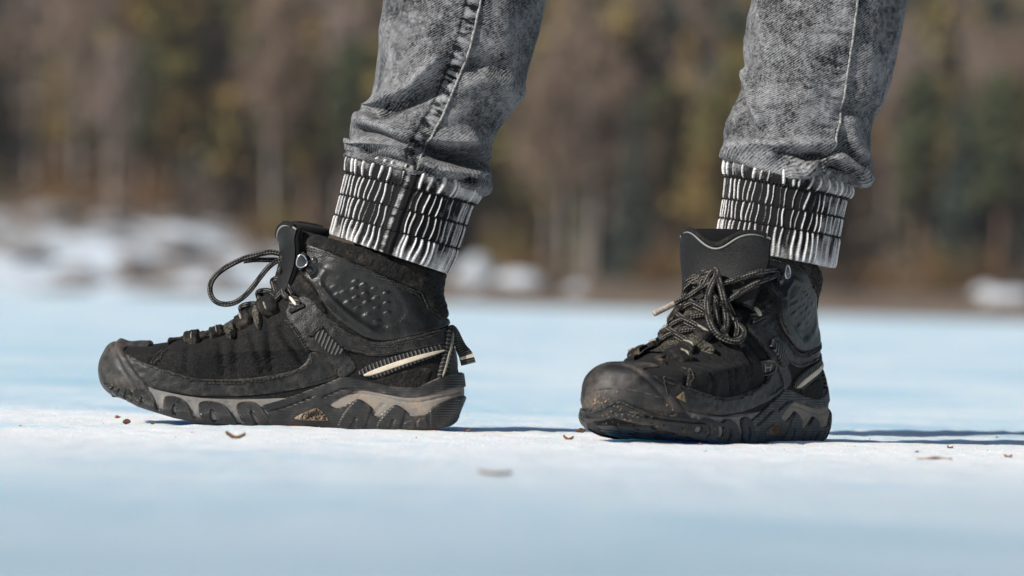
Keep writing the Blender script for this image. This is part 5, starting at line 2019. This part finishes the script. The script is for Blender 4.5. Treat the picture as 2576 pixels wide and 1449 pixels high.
crumb('bark_fragment', 592, 1102, 50, 13, 'bark', 'curled dark brown bark scrap on the ice in front of the side-on boot', 'bark', 1, 'curl')
crumb('bark_fragment', 318, 1067, 17, 14, 'bark', 'knobbly brown bark crumb on the ice below the toe of the side-on boot', 'bark', 2)
crumb('bark_fragment', 296, 1052, 12, 7, 'leafbit', 'small blurred reddish crumb just behind the knobbly bark crumb', 'bark', 3)
crumb('bark_fragment', 384, 1067, 9, 8, 'bark', 'tiny dark crumb right of the knobbly bark crumb', 'bark', 4)
crumb('pebble', 1461, 1088, 22, 11, 'bark', 'dark rounded pebble by the toe of the boot facing the camera', 'pebble', 5)
crumb('leaf_fragment', 1430, 1105, 26, 8, 'leafbit', 'reddish green leaf scrap between the two boots', 'leaf', 6, 'curl')
crumb('leaf_fragment', 1245, 1190, 84, 5, 'paleleaf', 'large blurred pale leaf in the foreground between the boots', 'leaf', 7, 'curl')
crumb('leaf_fragment', 1762, 1120, 9, 6, 'leafbit', 'tiny orange speck in front of the boot facing the camera', 'leaf', 8)
crumb('leaf_fragment', 2390, 1127, 15, 5, 'leafbit', 'small dark red leaf scrap right of the boot facing the camera', 'leaf', 9, 'curl')
crumb('twig', 2350, 1158, 100, 3, 'twigbit', 'thin blurred reddish twig lying on the ice at lower right', 'twig', 10, 'twig')
crumb('leaf_fragment', 2536, 1150, 20, 6, 'leafbit', 'blurred orange leaf scrap near the right edge of the picture', 'leaf', 11, 'curl')
crumb('bark_fragment', 2306, 1140, 8, 6, 'bark', 'small dark speck just above the reddish twig', 'bark', 12)
crumb('leaf_fragment', 1178, 1084, 10, 5, 'leafbit', 'tiny brown scrap at the heel of the side-on boot', 'leaf', 13, 'curl')


def scatter(name, n, mt, smin, smax, seed, umin, umax, vmin, vmax, label, cat, flat=.8):
    r = np.random.default_rng(seed)
    mb = MB()
    uv = np.stack([r.uniform(umin, umax, n), vmin + (vmax - vmin) * r.random(n)], 1)
    P = np.array([gpt(u, v + .026 * (u - 1288))[0] for u, v in uv])
    Z = ice_z(P[:, 0], P[:, 1])
    oct_ = np.array([[1, 0, 0], [0, 1, 0], [-1, 0, 0], [0, -1, 0], [0, 0, 1], [0, 0, -1]], float)
    of = [(0, 1, 4), (1, 2, 4), (2, 3, 4), (3, 0, 4), (1, 0, 5), (2, 1, 5), (3, 2, 5), (0, 3, 5)]
    for p, z in zip(P, Z):
        s = smin * (smax / smin) ** r.random()
        a = r.uniform(0, 6.28)
        R = np.array([[math.cos(a), -math.sin(a), 0], [math.sin(a), math.cos(a), 0], [0, 0, 1]])
        mb.add((oct_ * r.uniform(.6, 1.3, (6, 3)) * [s, s, s * flat]) @ R.T + [p[0], p[1], z + s * .3], of)
    tag(mb.obj(name, M[mt], None, False), label, cat, kind='stuff')


scatter('frost_grains', 6000, 'granule', .00015, .0006, 1, -60, 2640, 1058, 1128, 'white grains of frost sparkling on the ice round the boots', 'frost', .7)
scatter('dark_specks', 90, 'bark', .0004, .0012, 2, 0, 2576, 1050, 1125, 'tiny dark specks of dirt strewn over the ice', 'dirt', .6)


# ================================================================== AIR
def build_haze():
    m = bpy.data.materials.new('pale air')
    m.use_nodes = True
    nt = m.node_tree
    nt.nodes.clear()
    out = nt.nodes.new('ShaderNodeOutputMaterial')
    pv = nt.nodes.new('ShaderNodeVolumePrincipled')
    pv.inputs['Color'].default_value = (.92, .95, 1.0, 1)
    pv.inputs['Density'].default_value = .00022
    pv.inputs['Anisotropy'].default_value = .2
    nt.links.new(pv.outputs[0], out.inputs['Volume'])
    V, F = box_arrays(np.array([0, 400.0, 58.0]), np.array([345.0, 0, 0]), np.array([0, 462.0, 0]), np.array([0, 0, 62.0]))
    tag(mesh_obj('haze', V, F, m, None, False), 'thin pale haze over the lake and the far shore', 'haze', kind='stuff')


build_haze()
